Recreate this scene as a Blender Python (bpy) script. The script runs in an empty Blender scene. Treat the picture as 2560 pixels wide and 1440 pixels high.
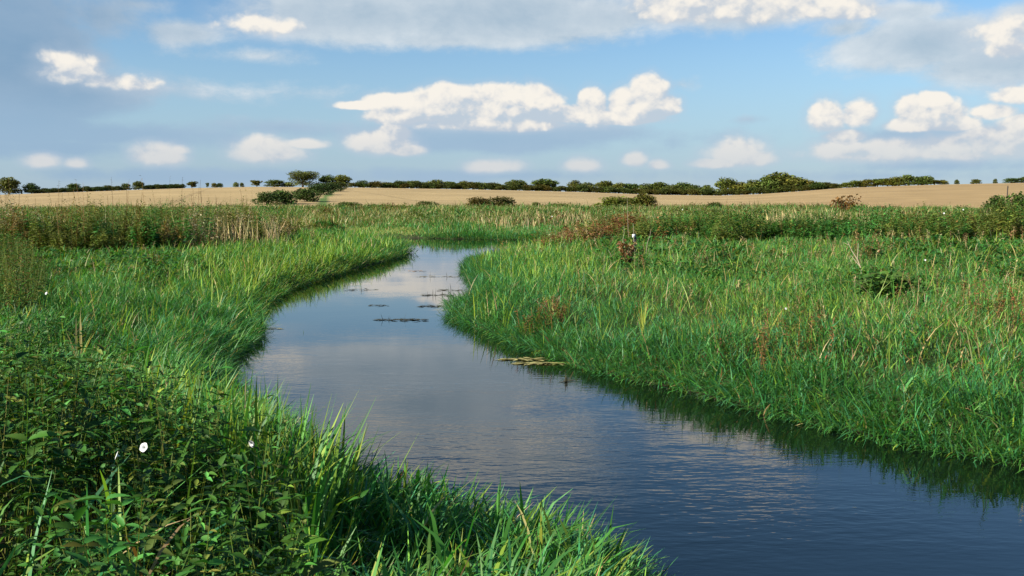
import bpy, math, random
import numpy as np
from mathutils import Vector

SC = bpy.context.scene
COL = SC.collection
rng = np.random.default_rng(11)
random.seed(5)
PI = math.pi

# ------------------------------------------------------------------ camera
CAM_H = 3.0
FPX = 2300.0                       # focal length in pixels of a 2560 wide frame
HORIZ = 490.0                      # row of the eye level
PITCH = math.atan((720 - HORIZ) / FPX)
cam_data = bpy.data.cameras.new('camera')
cam_data.sensor_width = 36.0
cam_data.lens = 36.0 * FPX / 2560.0
cam_data.clip_start = 0.05
cam_data.clip_end = 20000
cam = bpy.data.objects.new('camera', cam_data)
cam.location = (0, 0, CAM_H)
cam.rotation_euler = (PI / 2 - PITCH, 0, 0)
COL.objects.link(cam)
SC.camera = cam
CP, SP = math.cos(PITCH), math.sin(PITCH)


def ray(px, py):
    dx = (px - 1280.0) / FPX
    dy = -(py - 720.0) / FPX
    return np.array([dx, CP + dy * SP, dy * CP - SP])


def at_z(px, py, z):
    d = ray(px, py)
    t = (z - CAM_H) / d[2]
    return d * t + np.array([0, 0, CAM_H])


def at_y(px, py, Y):
    d = ray(px, py)
    return d * (Y / d[1]) + np.array([0, 0, CAM_H])


def project(x, y, z):
    zz = z - CAM_H
    depth = y * CP - zz * SP
    up = y * SP + zz * CP
    depth = np.maximum(depth, 1e-3)
    return 1280 + FPX * x / depth, 720 - FPX * up / depth


# ------------------------------------------------------------------ light
SUN_EL = math.radians(30)
SUN_AZ = math.radians(-116)        # clockwise from +Y: the sun stands to the left, a little behind
S = Vector((math.cos(SUN_EL) * math.sin(SUN_AZ), math.cos(SUN_EL) * math.cos(SUN_AZ), math.sin(SUN_EL)))
sun_data = bpy.data.lights.new('sun', 'SUN')
sun_data.energy = 5.0
sun_data.angle = math.radians(0.5)
sun_data.color = (1.0, 0.94, 0.84)
sun = bpy.data.objects.new('sun', sun_data)
sun.rotation_euler = (-S).to_track_quat('-Z', 'Y').to_euler()
sun.location = (-40, -20, 60)
COL.objects.link(sun)
SC.view_settings.view_transform = 'Standard'
SC.view_settings.look = 'None'
SC.view_settings.gamma = 1.0
SC.view_settings.exposure = 1.0
SC.cycles.max_bounces = 6
SC.cycles.diffuse_bounces = 3
SC.cycles.glossy_bounces = 3
SC.cycles.transmission_bounces = 3
SC.cycles.use_denoising = True


class NT:
    """small node-tree writer"""
    def __init__(s, tree):
        s.t = tree
        s.n = tree.nodes
        s.l = tree.links

    def node(s, kind, **kw):
        n = s.n.new(kind)
        for k, v in kw.items():
            setattr(n, k, v)
        return n

    def put(s, sock, v):
        if hasattr(v, 'is_output'):
            s.l.new(v, sock)
        elif v is not None:
            sock.default_value = v

    def m(s, op, a, b=None, c=None, clamp=False):
        n = s.node('ShaderNodeMath', operation=op, use_clamp=clamp)
        for i, v in enumerate((a, b, c)):
            if v is not None:
                s.put(n.inputs[i], v)
        return n.outputs[0]

    def vm(s, op, a, b=None):
        n = s.node('ShaderNodeVectorMath', operation=op)
        s.put(n.inputs[0], a)
        if b is not None:
            s.put(n.inputs[1], b)
        return n.outputs[0] if op not in ('LENGTH', 'DOT_PRODUCT', 'DISTANCE') else n.outputs['Value']

    def xyz(s, x, y, z=0.0):
        n = s.node('ShaderNodeCombineXYZ')
        s.put(n.inputs[0], x); s.put(n.inputs[1], y); s.put(n.inputs[2], z)
        return n.outputs[0]

    def mix(s, f, a, b, blend='MIX'):
        n = s.node('ShaderNodeMix', data_type='RGBA', blend_type=blend)
        s.put(n.inputs[0], f); s.put(n.inputs[6], a); s.put(n.inputs[7], b)
        return n.outputs[2]

    def smooth(s, v, lo, hi, a=0.0, b=1.0):
        n = s.node('ShaderNodeMapRange', interpolation_type='SMOOTHSTEP')
        s.put(n.inputs[0], v)
        n.inputs[1].default_value = lo; n.inputs[2].default_value = hi
        n.inputs[3].default_value = a; n.inputs[4].default_value = b
        return n.outputs[0]

    def noise(s, vec, scale, detail=4.0, rough=0.55, dist=0.0):
        n = s.node('ShaderNodeTexNoise')
        if vec is not None:
            s.put(n.inputs['Vector'], vec)
        n.inputs['Scale'].default_value = scale
        n.inputs['Detail'].default_value = detail
        n.inputs['Roughness'].default_value = rough
        n.inputs['Distortion'].default_value = dist
        return n.outputs[0]


def rgba(c):
    return (c[0], c[1], c[2], 1.0)


# ------------------------------------------------------------------ world: physical sky with clouds
def ang(px, py):
    d = ray(px, py)
    return math.atan2(d[0], d[1]), math.atan2(d[2], math.hypot(d[0], d[1]))


# cumulus heaps: column, row, half width, half height (of a 2560 wide view of that part of the sky), weight
CUMULUS = [(905, 266, 80, 18, .8), (1010, 262, 130, 36), (1130, 254, 120, 48), (1250, 252, 110, 52), (1335, 256, 90, 54), (1180, 285, 250, 46), (1000, 292, 110, 34, .7),
           (1400, 290, 75, 34), (1440, 292, 100, 34), (1250, 312, 260, 30, .8), (1482, 264, 44, 54), (1560, 268, 54, 56), (1622, 240, 58, 62), (1655, 270, 56, 40), (1560, 296, 130, 28),
           (950, 362, 100, 44), (985, 340, 50, 34), (1010, 378, 60, 24),
           (665, 380, 115, 46), (760, 362, 70, 20, .8), (395, 394, 84, 42), (445, 378, 36, 18, .7), (110, 406, 60, 30), (188, 411, 44, 20, .8),
           (1240, 418, 90, 28, .9), (1460, 414, 56, 28, .9), (1585, 403, 38, 28, .9), (1645, 414, 32, 19, .9),
           (1845, 386, 96, 52), (1890, 398, 58, 32), (1790, 410, 70, 20),
           (2068, 302, 54, 58, .75), (2145, 292, 54, 48, .7), (2325, 285, 116, 58), (2280, 312, 90, 34), (2335, 258, 66, 40),
           (2380, 312, 80, 30), (2090, 380, 90, 46), (2200, 382, 130, 42), (2350, 374, 120, 44), (2470, 362, 110, 52), (2560, 345, 100, 66),
           (2110, 345, 70, 24), (2260, 382, 320, 44), (2480, 372, 200, 54), (2475, 282, 74, 28, .55), (2545, 240, 90, 34, .5),
           (150, 148, 60, 34, .42), (190, 182, 90, 46, .45), (255, 205, 80, 30, .36), (340, 216, 80, 30, .42),
           (1850, 8, 300, 84, .75), (1690, 24, 110, 60, .6), (2030, 16, 170, 56, .55), (640, 60, 120, 44, .32), (2130, 30, 110, 32, .5), (2500, 78, 120, 46, .3), (2525, 122, 80, 34, .3),
           (1790, -95, 190, 66, .8), (1960, -150, 150, 60, .7), (1120, -180, 280, 90, .8), (900, -140, 170, 54, .7), (1360, -120, 180, 66, .8),
           (2700, 330, 140, 60), (2950, 300, 180, 70), (3300, 350, 200, 60), (-120, 400, 90, 36), (-380, 380, 140, 50), (-800, 360, 160, 70)]
# flat grey layers: column, row, half width, half height, thickness
LAYERS = [(20, 130, 280, 200, 1.5), (-120, 60, 260, 300, 1.5), (140, 240, 280, 80, 1.25), (60, 310, 240, 80, 1.0), (-350, 150, 300, 220, 1.4),
          (330, 225, 110, 30, .7), (180, 170, 80, 50, .8), (60, 20, 200, 80, .9),
          (900, 40, 360, 90, 1.1), (1250, 35, 430, 110, 1.35), (1060, -40, 300, 80, 1.5), (1500, 45, 240, 70, 1.0), (740, 70, 160, 50, .7), (1120, 100, 260, 36, .7),
          (1850, -5, 300, 95, 1.05), (2080, 10, 180, 60, .8), (1780, -110, 190, 70, 1.0),
          (2300, 110, 330, 90, 1.15), (2480, 160, 280, 80, 1.0), (2250, 30, 190, 36, .7), (2560, 60, 120, 70, .9), (2120, 70, 130, 40, .7),
          (470, 82, 150, 40, .75), (260, 40, 140, 70, .6), (640, 140, 160, 26, .4), (330, 10, 120, 30, .5), (700, 230, 300, 26, .25),
          (1000, -170, 420, 110, 1.1), (1330, -230, 300, 90, .9), (760, -260, 380, 130, .8), (-200, -250, 500, 170, .9),
          (300, 335, 420, 46, .75), (150, 370, 350, 40, .6), (700, 318, 300, 26, .5),
          (1230, 350, 330, 44, 1.1), (1480, 330, 220, 34, .8), (1030, 330, 200, 44, .8), (1800, 345, 200, 30, .3), (1700, 212, 60, 22, .35), (1870, 299, 50, 14, .4),
          (2300, 335, 280, 34, .7), (2320, 415, 300, 26, .5), (1250, 440, 600, 22, .5), (500, 440, 600, 24, .5), (2200, 440, 500, 22, .4),
          (2900, 100, 300, 140, 1.0), (3300, -100, 400, 200, .9)]


def ellipse_field(nt, az, el, items, flat):
    best = None
    for it in items:
        a0, e0 = ang(it[0], it[1])
        a1, _ = ang(it[0] + it[2], it[1])
        _, e1 = ang(it[0], it[1] - it[3])
        ra, rb = abs(a1 - a0), abs(e1 - e0)
        dx = nt.m('MULTIPLY_ADD', az, 1 / ra, -a0 / ra)
        dy = nt.m('MULTIPLY_ADD', el, 1 / rb, -e0 / rb)
        if flat != 1.0:
            dy = nt.m('MAXIMUM', dy, nt.m('MULTIPLY', dy, -flat))
        ln = nt.vm('LENGTH', nt.xyz(dx, dy))
        w = it[4] if len(it) > 4 else 1.0
        g = nt.m('MULTIPLY_ADD', ln, -w, w)
        best = g if best is None else nt.m('SMOOTH_MAX', best, g, 0.12)
    return best


def density_group(name, items, flat, amp, kind):
    g = bpy.data.node_groups.new(name, 'ShaderNodeTree')
    g.interface.new_socket('Az', in_out='INPUT', socket_type='NodeSocketFloat')
    g.interface.new_socket('El', in_out='INPUT', socket_type='NodeSocketFloat')
    g.interface.new_socket('D', in_out='OUTPUT', socket_type='NodeSocketFloat')
    nt = NT(g)
    gi = nt.node('NodeGroupInput'); go = nt.node('NodeGroupOutput')
    az, el = gi.outputs[0], gi.outputs[1]
    p = nt.xyz(az, nt.m('MULTIPLY', el, 1.25))
    if kind == 'shape':
        nt.put(go.inputs[0], ellipse_field(nt, az, el, items, flat))
        return g
    if kind == 'puff':
        warp = nt.node('ShaderNodeTexNoise')
        nt.put(warp.inputs['Vector'], p); warp.inputs['Scale'].default_value = 34; warp.inputs['Detail'].default_value = 4
        wv = nt.vm('MULTIPLY', nt.vm('SUBTRACT', warp.outputs['Color'], (.5, .5, .5)), (.026, .026, 0))
        vor = nt.node('ShaderNodeTexVoronoi', feature='SMOOTH_F1')
        nt.put(vor.inputs['Vector'], nt.vm('ADD', p, wv))
        vor.inputs['Scale'].default_value = 34
        vor.inputs['Detail'].default_value = 3.0
        vor.inputs['Roughness'].default_value = .5
        vor.inputs['Smoothness'].default_value = .4
        n1 = nt.noise(p, 18, 8, .56)
        puff = nt.m('MULTIPLY_ADD', vor.outputs['Distance'], -1.1, .46)
        nn = nt.m('MULTIPLY_ADD', n1, 1.5, nt.m('MULTIPLY_ADD', puff, .7, -.75))
    else:
        p2 = nt.xyz(az, nt.m('MULTIPLY', el, 2.2))
        n1 = nt.noise(p2, 7, 10, .63, .3)
        n2 = nt.noise(p, 24, 8, .62)
        nn = nt.m('ADD', nt.m('MULTIPLY_ADD', n1, 1.7, -.85), nt.m('MULTIPLY_ADD', n2, .9, -.45))
    nt.put(go.inputs[0], nt.m('MULTIPLY', nn, amp))
    return g


def make_world():
    w = bpy.data.worlds.new('World')
    SC.world = w
    w.use_nodes = True
    w.cycles.sampling_method = 'MANUAL'
    w.cycles.sample_map_resolution = 512
    nt = NT(w.node_tree)
    w.node_tree.nodes.clear()
    out = nt.node('ShaderNodeOutputWorld')
    bg = nt.node('ShaderNodeBackground')
    STR = 0.068
    bg.inputs[1].default_value = STR
    nt.l.new(bg.outputs[0], out.inputs[0])
    sky = nt.node('ShaderNodeTexSky', sky_type='NISHITA')
    sky.sun_disc = False
    sky.sun_elevation = SUN_EL
    sky.sun_rotation = SUN_AZ
    sky.air_density = 1.0
    sky.dust_density = 0.1
    sky.ozone_density = 3.0
    tc = nt.node('ShaderNodeTexCoord')
    sep = nt.node('ShaderNodeSeparateXYZ')
    nt.l.new(tc.outputs['Generated'], sep.inputs[0])
    x, y, z = sep.outputs
    az = nt.m('ARCTAN2', x, y)
    el = nt.m('ARCSINE', z)
    hsv = nt.node('ShaderNodeHueSaturation')
    hsv.inputs['Saturation'].default_value = 1.15
    hsv.inputs['Value'].default_value = 1.0
    nt.l.new(sky.outputs[0], hsv.inputs['Color'])
    K = 1.0 / STR / 2 ** SC.view_settings.exposure

    def c(r, g, b):
        return (r * K, g * K, b * K, 1.0)
    def use(g, da=0.0, de=0.0):
        n = nt.node('ShaderNodeGroup'); n.node_tree = g
        nt.put(n.inputs[0], nt.m('ADD', az, da) if da else az)
        nt.put(n.inputs[1], nt.m('ADD', el, de) if de else el)
        return n.outputs[0]
    # air near the horizon: pale grey blue
    hz = nt.smooth(el, .20, .0)
    col = nt.mix(nt.m('MULTIPLY', hz, .80), hsv.outputs[0], c(.30, .46, .645))
    # grey layers
    gsh = density_group('layer_shape', LAYERS, 1.0, 1.0, 'shape')
    gno = density_group('layer_noise', None, 1.0, 0.78, 'layer')
    e0, q0 = use(gsh), use(gno)
    dl = nt.m('ADD', nt.m('ADD', e0, q0), .02)
    dl2 = nt.m('ADD', e0, use(gno, -.02, .02))
    lit = nt.m('MULTIPLY_ADD', nt.m('SUBTRACT', dl, dl2), .9, .60, clamp=True)
    lit = nt.m('MULTIPLY', lit, nt.smooth(dl, .35, 1.2, 1.0, .55))
    left = nt.smooth(az, -.27, -.46)
    lcol = nt.mix(lit, c(.29, .43, .565), c(.79, .84, .87))
    lcol = nt.mix(nt.m('MULTIPLY', left, .72), lcol, c(.165, .315, .505))
    lowl = nt.smooth(el, .115, .055)
    lcol = nt.mix(nt.m('MULTIPLY', lowl, .88), lcol, c(.305, .455, .635))
    al = nt.m('MULTIPLY', nt.smooth(dl, -.08, .52), nt.m('MULTIPLY_ADD', lowl, -.15, .93))
    col = nt.mix(al, col, lcol)
    # cumulus
    csh = density_group('cumulus_shape', CUMULUS, 1.5, 1.0, 'shape')
    cno = density_group('cumulus_noise', None, 1.0, 0.46, 'puff')
    e0, q0 = use(csh), use(cno)
    e1, q1 = use(csh, -.010, .016), use(cno, -.006, .008)
    low = nt.smooth(el, .085, .03)
    dc = nt.m('ADD', nt.m('MULTIPLY_ADD', e0, 1.25, q0), .16)
    sh = nt.m('ADD', nt.m('MULTIPLY', nt.m('SUBTRACT', e0, e1), .78), nt.m('MULTIPLY', nt.m('SUBTRACT', q0, q1), 3.0))
    deep = nt.smooth(dc, .45, 1.1)
    lit = nt.m('ADD', sh, nt.m('MULTIPLY_ADD', deep, -.10, .40), clamp=True)
    lit = nt.smooth(lit, -.05, 1.0)
    ccol = nt.mix(lit, c(.55, .61, .69), c(.95, .90, .82))
    ccol = nt.mix(nt.m('MULTIPLY', low, .55), ccol, c(.63, .63, .66))
    va = nt.m('MULTIPLY', nt.smooth(dc, -.45, .25), .35)
    col = nt.mix(va, col, c(.52, .60, .71))
    soft = nt.m('DIVIDE', nt.m('ADD', dc, .04), nt.m('MULTIPLY_ADD', low, .40, .30), clamp=True)
    ac = nt.smooth(soft, 0, 1)
    ac = nt.m('MULTIPLY', ac, nt.m('MULTIPLY_ADD', low, -.30, .98))
    ac = nt.m('MULTIPLY', ac, nt.smooth(lit, .0, .5, .72, 1.0))
    col = nt.mix(ac, col, ccol)
    nt.put(bg.inputs[0], col)


make_world()


# ------------------------------------------------------------------ helpers
def tag(o, label=None, cat=None, group=None, kind=None):
    if label: o['label'] = label
    if cat: o['category'] = cat
    if group: o['group'] = group
    if kind: o['kind'] = kind
    return o


def empty(name, loc, rz=0.0, scale=(1, 1, 1)):
    o = bpy.data.objects.new(name, None)
    o.empty_display_size = .2
    o.location = loc
    o.rotation_euler = (0, 0, rz)
    o.scale = scale
    COL.objects.link(o)
    return o


def link(name, mesh, parent=None, loc=(0, 0, 0)):
    o = bpy.data.objects.new(name, mesh)
    o.location = loc
    COL.objects.link(o)
    o.parent = parent
    return o


class Bag:
    """collects arrays of quads and triangles, builds ONE mesh"""
    def __init__(s):
        s.v = []; s.c = []; s.f = []; s.n = 0

    def add(s, v, f, c):
        v = np.asarray(v, np.float32).reshape(-1, 3)
        c = np.asarray(c, np.float32)
        if c.ndim == 1:
            c = np.repeat(c[None], len(v), 0)
        s.v.append(v); s.c.append(c[:, :3]); s.f.append(np.asarray(f, np.int32) + s.n)
        s.n += len(v)

    def mesh(s, name, mat, smooth=True):
        v = np.concatenate(s.v); c = np.concatenate(s.c)
        me = bpy.data.meshes.new(name)
        loops = np.concatenate([f.ravel() for f in s.f])
        tot = np.concatenate([np.full(len(f), f.shape[1], np.int32) for f in s.f])
        start = np.concatenate([[0], np.cumsum(tot)[:-1]]).astype(np.int32)
        me.vertices.add(len(v)); me.vertices.foreach_set('co', v.ravel())
        me.loops.add(len(loops)); me.loops.foreach_set('vertex_index', loops)
        me.polygons.add(len(tot)); me.polygons.foreach_set('loop_start', start)
        me.polygons.foreach_set('loop_total', tot)
        if smooth:
            me.polygons.foreach_set('use_smooth', np.ones(len(tot), bool))
        at = me.color_attributes.new('Col', 'FLOAT_COLOR', 'POINT')
        at.data.foreach_set('color', np.concatenate([c, np.ones((len(c), 1), np.float32)], 1).ravel())
        me.update(calc_edges=True)
        if mat: me.materials.append(mat)
        return me


def tube(bag, pts, rad, col, sides=6):
    pts = np.asarray(pts, float); n = len(pts)
    rad = np.broadcast_to(np.asarray(rad, float), (n,))
    ring = []
    for i in range(n):
        t = pts[min(i + 1, n - 1)] - pts[max(i - 1, 0)]
        t /= np.linalg.norm(t) + 1e-9
        a = np.cross(t, [0.31, 0.9, 0.2]); a /= np.linalg.norm(a) + 1e-9
        b = np.cross(t, a)
        th = np.linspace(0, 2 * PI, sides, endpoint=False)
        ring.append(pts[i] + rad[i] * (np.cos(th)[:, None] * a + np.sin(th)[:, None] * b))
    v = np.concatenate(ring)
    f = [(i * sides + k, i * sides + (k + 1) % sides, (i + 1) * sides + (k + 1) % sides, (i + 1) * sides + k)
         for i in range(n - 1) for k in range(sides)]
    bag.add(v, f, col)
    bag.add(ring[-1], [tuple(range(sides))], col)
    bag.add(ring[0], [tuple(range(sides))[::-1]], col)


def blades(bag, x, y, z, az, lean, bend, L, W, col, segs=3, prof=None, twist=None):
    """N bent ribbons; col (N,3)"""
    N = len(x)
    if N == 0: return
    prof = prof if prof is not None else {2: (.8, .9, .06), 3: (.7, 1, .75, .06), 4: (.6, .95, 1, .65, .05)}[segs]
    ca, sa = np.cos(az), np.sin(az)
    tw = rng.uniform(-1.2, 1.2, N) if twist is None else twist
    sx = -sa * np.cos(tw) + ca * np.sin(tw)
    sy = ca * np.cos(tw) + sa * np.sin(tw)
    h = np.zeros(N); v = np.zeros(N)
    V = np.empty((N, segs + 1, 2, 3), np.float32)
    for k in range(segs + 1):
        if k > 0:
            th = lean + bend * ((k - .5) / segs) ** 1.3
            h = h + np.sin(th) * L / segs
            v = v + np.cos(th) * L / segs
        w = W * prof[k] * .5
        cx, cy, cz = x + ca * h, y + sa * h, z + v
        V[:, k, 0] = np.stack([cx - sx * w, cy - sy * w, cz], 1)
        V[:, k, 1] = np.stack([cx + sx * w, cy + sy * w, cz], 1)
    per = (segs + 1) * 2
    base = (np.arange(N) * per)[:, None, None]
    q = np.array([[2 * k, 2 * k + 1, 2 * k + 3, 2 * k + 2] for k in range(segs)])[None]
    bag.add(V.reshape(-1, 3), (base + q).reshape(-1, 4), np.repeat(col, per, 0))


LEAF_V = np.array([(0, 0, 0), (.28, .27, .05), (.28, 0, 0), (.28, -.27, .05), (.66, .19, -.03), (.66, 0, -.08), (.66, -.19, -.03), (1, 0, -.24)])
LEAF_F = np.array([(0, 3, 2), (0, 2, 1), (2, 3, 6), (2, 6, 5), (1, 2, 5), (1, 5, 4), (5, 6, 7), (4, 5, 7)])
# a toothed leaf for plants close by
_tv = [(0, 0, 0)]
_m = [(.0, 0), (.14, .0), (.28, .0), (.42, .0), (.56, 0), (.70, 0), (.84, 0), (1, 0)]
_w = [0, .22, .30, .29, .25, .19, .11, 0]
TLV = []; TLF = []
for i in range(8):
    d = -.26 * _m[i][0] ** 2
    TLV.append((_m[i][0], 0, d))
for sgn in (1, -1):
    off = len(TLV)
    for i in range(1, 7):
        d = -.26 * _m[i][0] ** 2
        TLV.append((_m[i][0], sgn * _w[i], d + .10 * _w[i] / .3))
        TLV.append((_m[i][0] + .055, sgn * (_w[i] * .80), d + .08 * _w[i] / .3))
    for i in range(0, 7):
        def o(k): return off + 2 * (k - 1)
        if i == 0:
            tri = [(0, 1, o(1))]
        elif i < 6:
            tri = [(i, i + 1, o(i) + 1), (i, o(i) + 1, o(i)), (i + 1, o(i + 1), o(i) + 1)]
        else:
            tri = [(i, i + 1, o(i) + 1), (i, o(i) + 1, o(i))]
        TLF += [t if sgn < 0 else t[::-1] for t in tri]
TLV = np.array(TLV); TLF = np.array(TLF)
CARD_V = np.array([(0, -.32, 0), (.5, -.5, .06), (1, 0, -.08), (.5, .5, .06)])
CARD_F = np.array([(0, 1, 2, 3)])


def frames(az, pitch, roll):
    """leaf axes: pointing to az, pitched up by pitch, rolled about its length"""
    ca, sa, cp, sp = np.cos(az), np.sin(az), np.cos(pitch), np.sin(pitch)
    X = np.stack([ca * cp, sa * cp, sp], -1)
    Y0 = np.stack([-sa, ca, 0 * ca], -1)
    Z0 = np.cross(X, Y0)
    cr, sr = np.cos(roll)[:, None], np.sin(roll)[:, None]
    return X, Y0 * cr + Z0 * sr, Z0 * cr - Y0 * sr


def scatter(bag, TV, TF, pos, az, pitch, roll, size, col, wide=1.0):
    N = len(pos)
    if N == 0: return
    X, Y, Z = frames(az, pitch, roll)
    wide = np.broadcast_to(np.asarray(wide, float), (N,))
    s = size[:, None, None]
    V = pos[:, None, :] + s * (TV[None, :, 0, None] * X[:, None] + TV[None, :, 1, None] * wide[:, None, None] * Y[:, None] + TV[None, :, 2, None] * Z[:, None])
    base = (np.arange(N) * len(TV))[:, None, None]
    bag.add(V.reshape(-1, 3), (base + TF[None]).reshape(-1, TF.shape[1]), np.repeat(col, len(TV), 0))


_perm = np.random.default_rng(3).random((256, 256)).astype(np.float32)


def vnoise(x, y, scale, seed=0):
    x = np.asarray(x) / scale + 37.3 * seed + 500; y = np.asarray(y) / scale + 17.9 * seed + 500
    xi = np.floor(x).astype(int); yi = np.floor(y).astype(int)
    fx = x - xi; fy = y - yi
    fx = fx * fx * (3 - 2 * fx); fy = fy * fy * (3 - 2 * fy)
    P = lambda a, b: _perm[a % 256, b % 256]
    return (P(xi, yi) * (1 - fx) + P(xi + 1, yi) * fx) * (1 - fy) + (P(xi, yi + 1) * (1 - fx) + P(xi + 1, yi + 1) * fx) * fy


def fnoise(x, y, scale, seed=0):
    return .55 * vnoise(x, y, scale, seed) + .3 * vnoise(x, y, scale * .47, seed + 1) + .15 * vnoise(x, y, scale * .21, seed + 2)


def sst(a, b, v):
    t = np.clip((v - a) / (b - a), 0, 1)
    return t * t * (3 - 2 * t)


# ------------------------------------------------------------------ materials
def new_mat(name):
    m = bpy.data.materials.new(name)
    m.use_nodes = True
    m.node_tree.nodes.clear()
    nt = NT(m.node_tree)
    out = nt.node('ShaderNodeOutputMaterial')
    return m, nt, out


def leaf_mat(name, rough=.5, spec=.35, trans=.35, vary=.15, warm=1.0):
    m, nt, out = new_mat(name)
    at = nt.node('ShaderNodeAttribute', attribute_name='Col')
    geo = nt.node('ShaderNodeNewGeometry')
    hsv = nt.node('ShaderNodeHueSaturation')
    nt.l.new(at.outputs['Color'], hsv.inputs['Color'])
    r = geo.outputs['Random Per Island']
    nt.put(hsv.inputs['Value'], nt.m('MULTIPLY_ADD', r, 2 * vary, 1 - vary))
    p = nt.node('ShaderNodeBsdfPrincipled')
    nt.l.new(hsv.outputs[0], p.inputs['Base Color'])
    p.inputs['Roughness'].default_value = rough
    p.inputs['Specular IOR Level'].default_value = spec
    tr = nt.node('ShaderNodeBsdfTranslucent')
    nt.put(tr.inputs[0], nt.mix(1.0, hsv.outputs[0], (1.08, 1.12, .45, 1), 'MULTIPLY'))
    mx = nt.node('ShaderNodeMixShader')
    mx.inputs[0].default_value = trans
    nt.l.new(p.outputs[0], mx.inputs[1]); nt.l.new(tr.outputs[0], mx.inputs[2])
    nt.l.new(mx.outputs[0], out.inputs[0])
    return m


def solid_mat(name, col, rough=.8, noise=0.0, scale=8.0, spec=.3):
    m, nt, out = new_mat(name)
    p = nt.node('ShaderNodeBsdfPrincipled')
    p.inputs['Roughness'].default_value = rough
    p.inputs['Specular IOR Level'].default_value = spec
    if noise:
        tc = nt.node('ShaderNodeTexCoord')
        f = nt.noise(tc.outputs['Object'], scale, 5, .6)
        nt.put(p.inputs['Base Color'], nt.mix(f, rgba([v * (1 - noise) for v in col]), rgba([min(1, v * (1 + noise)) for v in col])))
    else:
        p.inputs['Base Color'].default_value = rgba(col)
    nt.l.new(p.outputs[0], out.inputs[0])
    return m


def tree_mat(name):
    """crown leaves: colour from the mesh, shifted a little per tree"""
    m, nt, out = new_mat(name)
    at = nt.node('ShaderNodeAttribute', attribute_name='Col')
    oi = nt.node('ShaderNodeObjectInfo')
    ramp = nt.node('ShaderNodeValToRGB')
    e = ramp.color_ramp.elements
    e[0].position = 0; e[0].color = (.85, 1.0, .85, 1)
    e[1].position = 1; e[1].color = (1.25, 1.0, .7, 1)
    nt.l.new(oi.outputs['Random'], ramp.inputs[0])
    c = nt.mix(1.0, at.outputs['Color'], ramp.outputs[0], 'MULTIPLY')
    c = nt.mix(1.0, c, oi.outputs['Color'], 'MULTIPLY')
    p = nt.node('ShaderNodeBsdfPrincipled')
    nt.put(p.inputs['Base Color'], c)
    p.inputs['Roughness'].default_value = .65
    p.inputs['Specular IOR Level'].default_value = .2
    tr = nt.node('ShaderNodeBsdfTranslucent'); nt.put(tr.inputs[0], c)
    mx = nt.node('ShaderNodeMixShader'); mx.inputs[0].default_value = .2
    nt.l.new(p.outputs[0], mx.inputs[1]); nt.l.new(tr.outputs[0], mx.inputs[2])
    nt.l.new(mx.outputs[0], out.inputs[0])
    return m


M_GRASS = leaf_mat('grass_blade', .5, .3, .36)
M_LEAF = leaf_mat('weed_leaf', .55, .22, .22)
M_DRY = leaf_mat('dry_stalk', .8, .15, .2)
M_TREE = tree_mat('tree_leaf')
M_BARK = solid_mat('bark', (.09, .07, .05), .9, .35, 3)
M_PALE = solid_mat('weathered_wood', (.36, .29, .19), .8, .2, 9)
M_POST = solid_mat('dark_post_wood', (.035, .032, .03), .8, .3, 9)
M_WHITE = solid_mat('white_petal', (.55, .54, .52), .6, .04, 30)
M_PLATE = solid_mat('white_paint', (.8, .8, .78), .5, .05, 20)
M_CALYX = solid_mat('green_calyx', (.10, .20, .04), .6, .2, 20)

# ------------------------------------------------------------------ river and terrain
LEFT = [(20, -.8), (14, .2), (8, 1.6), (4.5, 2.9), (2.7, 3.9), (1.5, 5.1), (.7, 6.1), (-.2, 7.2), (-1.2, 8.0), (-2.2, 9.3), (-3.0, 11), (-4.0, 12.8),
        (-4.8, 14.4), (-5.2, 16.2), (-5.3, 18.2), (-5.7, 20.2), (-6.6, 23.2), (-7.0, 26.5), (-7.2, 30), (-6.8, 34), (-6.5, 38), (-5.9, 42), (-5.5, 45.5),
        (-5.4, 48.5), (-6.3, 51.5), (-9, 55.5), (-14, 58.5), (-26, 62)]
RIGHT = [(-24, 70), (-13, 68.5), (-7, 66), (-2.5, 64), (2.8, 62.8), (6.2, 60), (4.2, 56), (1.5, 51.5), (-.5, 46.5), (-1.9, 42.5), (-2.0, 38), (-1.5, 34),
         (-1.0, 30), (-.8, 27), (-1.55, 24.3), (-1.35, 22.6), (-.6, 20.6), (.3, 18.4), (.9, 16.9), (1.6, 15.4), (2.6, 14.1), (3.4, 12.7), (4.6, 11.4),
         (5.7, 10.3), (7.5, 8.8), (10, 7.2), (15, 5.2), (22, 3)]


def wobble(pts, seed):
    """resample a shore with small bays"""
    pts = np.array(pts, float)
    out = [pts[0]]
    r = np.random.default_rng(seed)
    for a, b in zip(pts[:-1], pts[1:]):
        n = max(1, int(np.linalg.norm(b - a) / .9))
        for k in range(1, n + 1):
            p = a + (b - a) * k / n
            out.append(p + r.normal(0, .10, 2))
    return np.array(out)


RIVER = np.concatenate([wobble(LEFT, 1), wobble(RIGHT, 2)])


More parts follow.
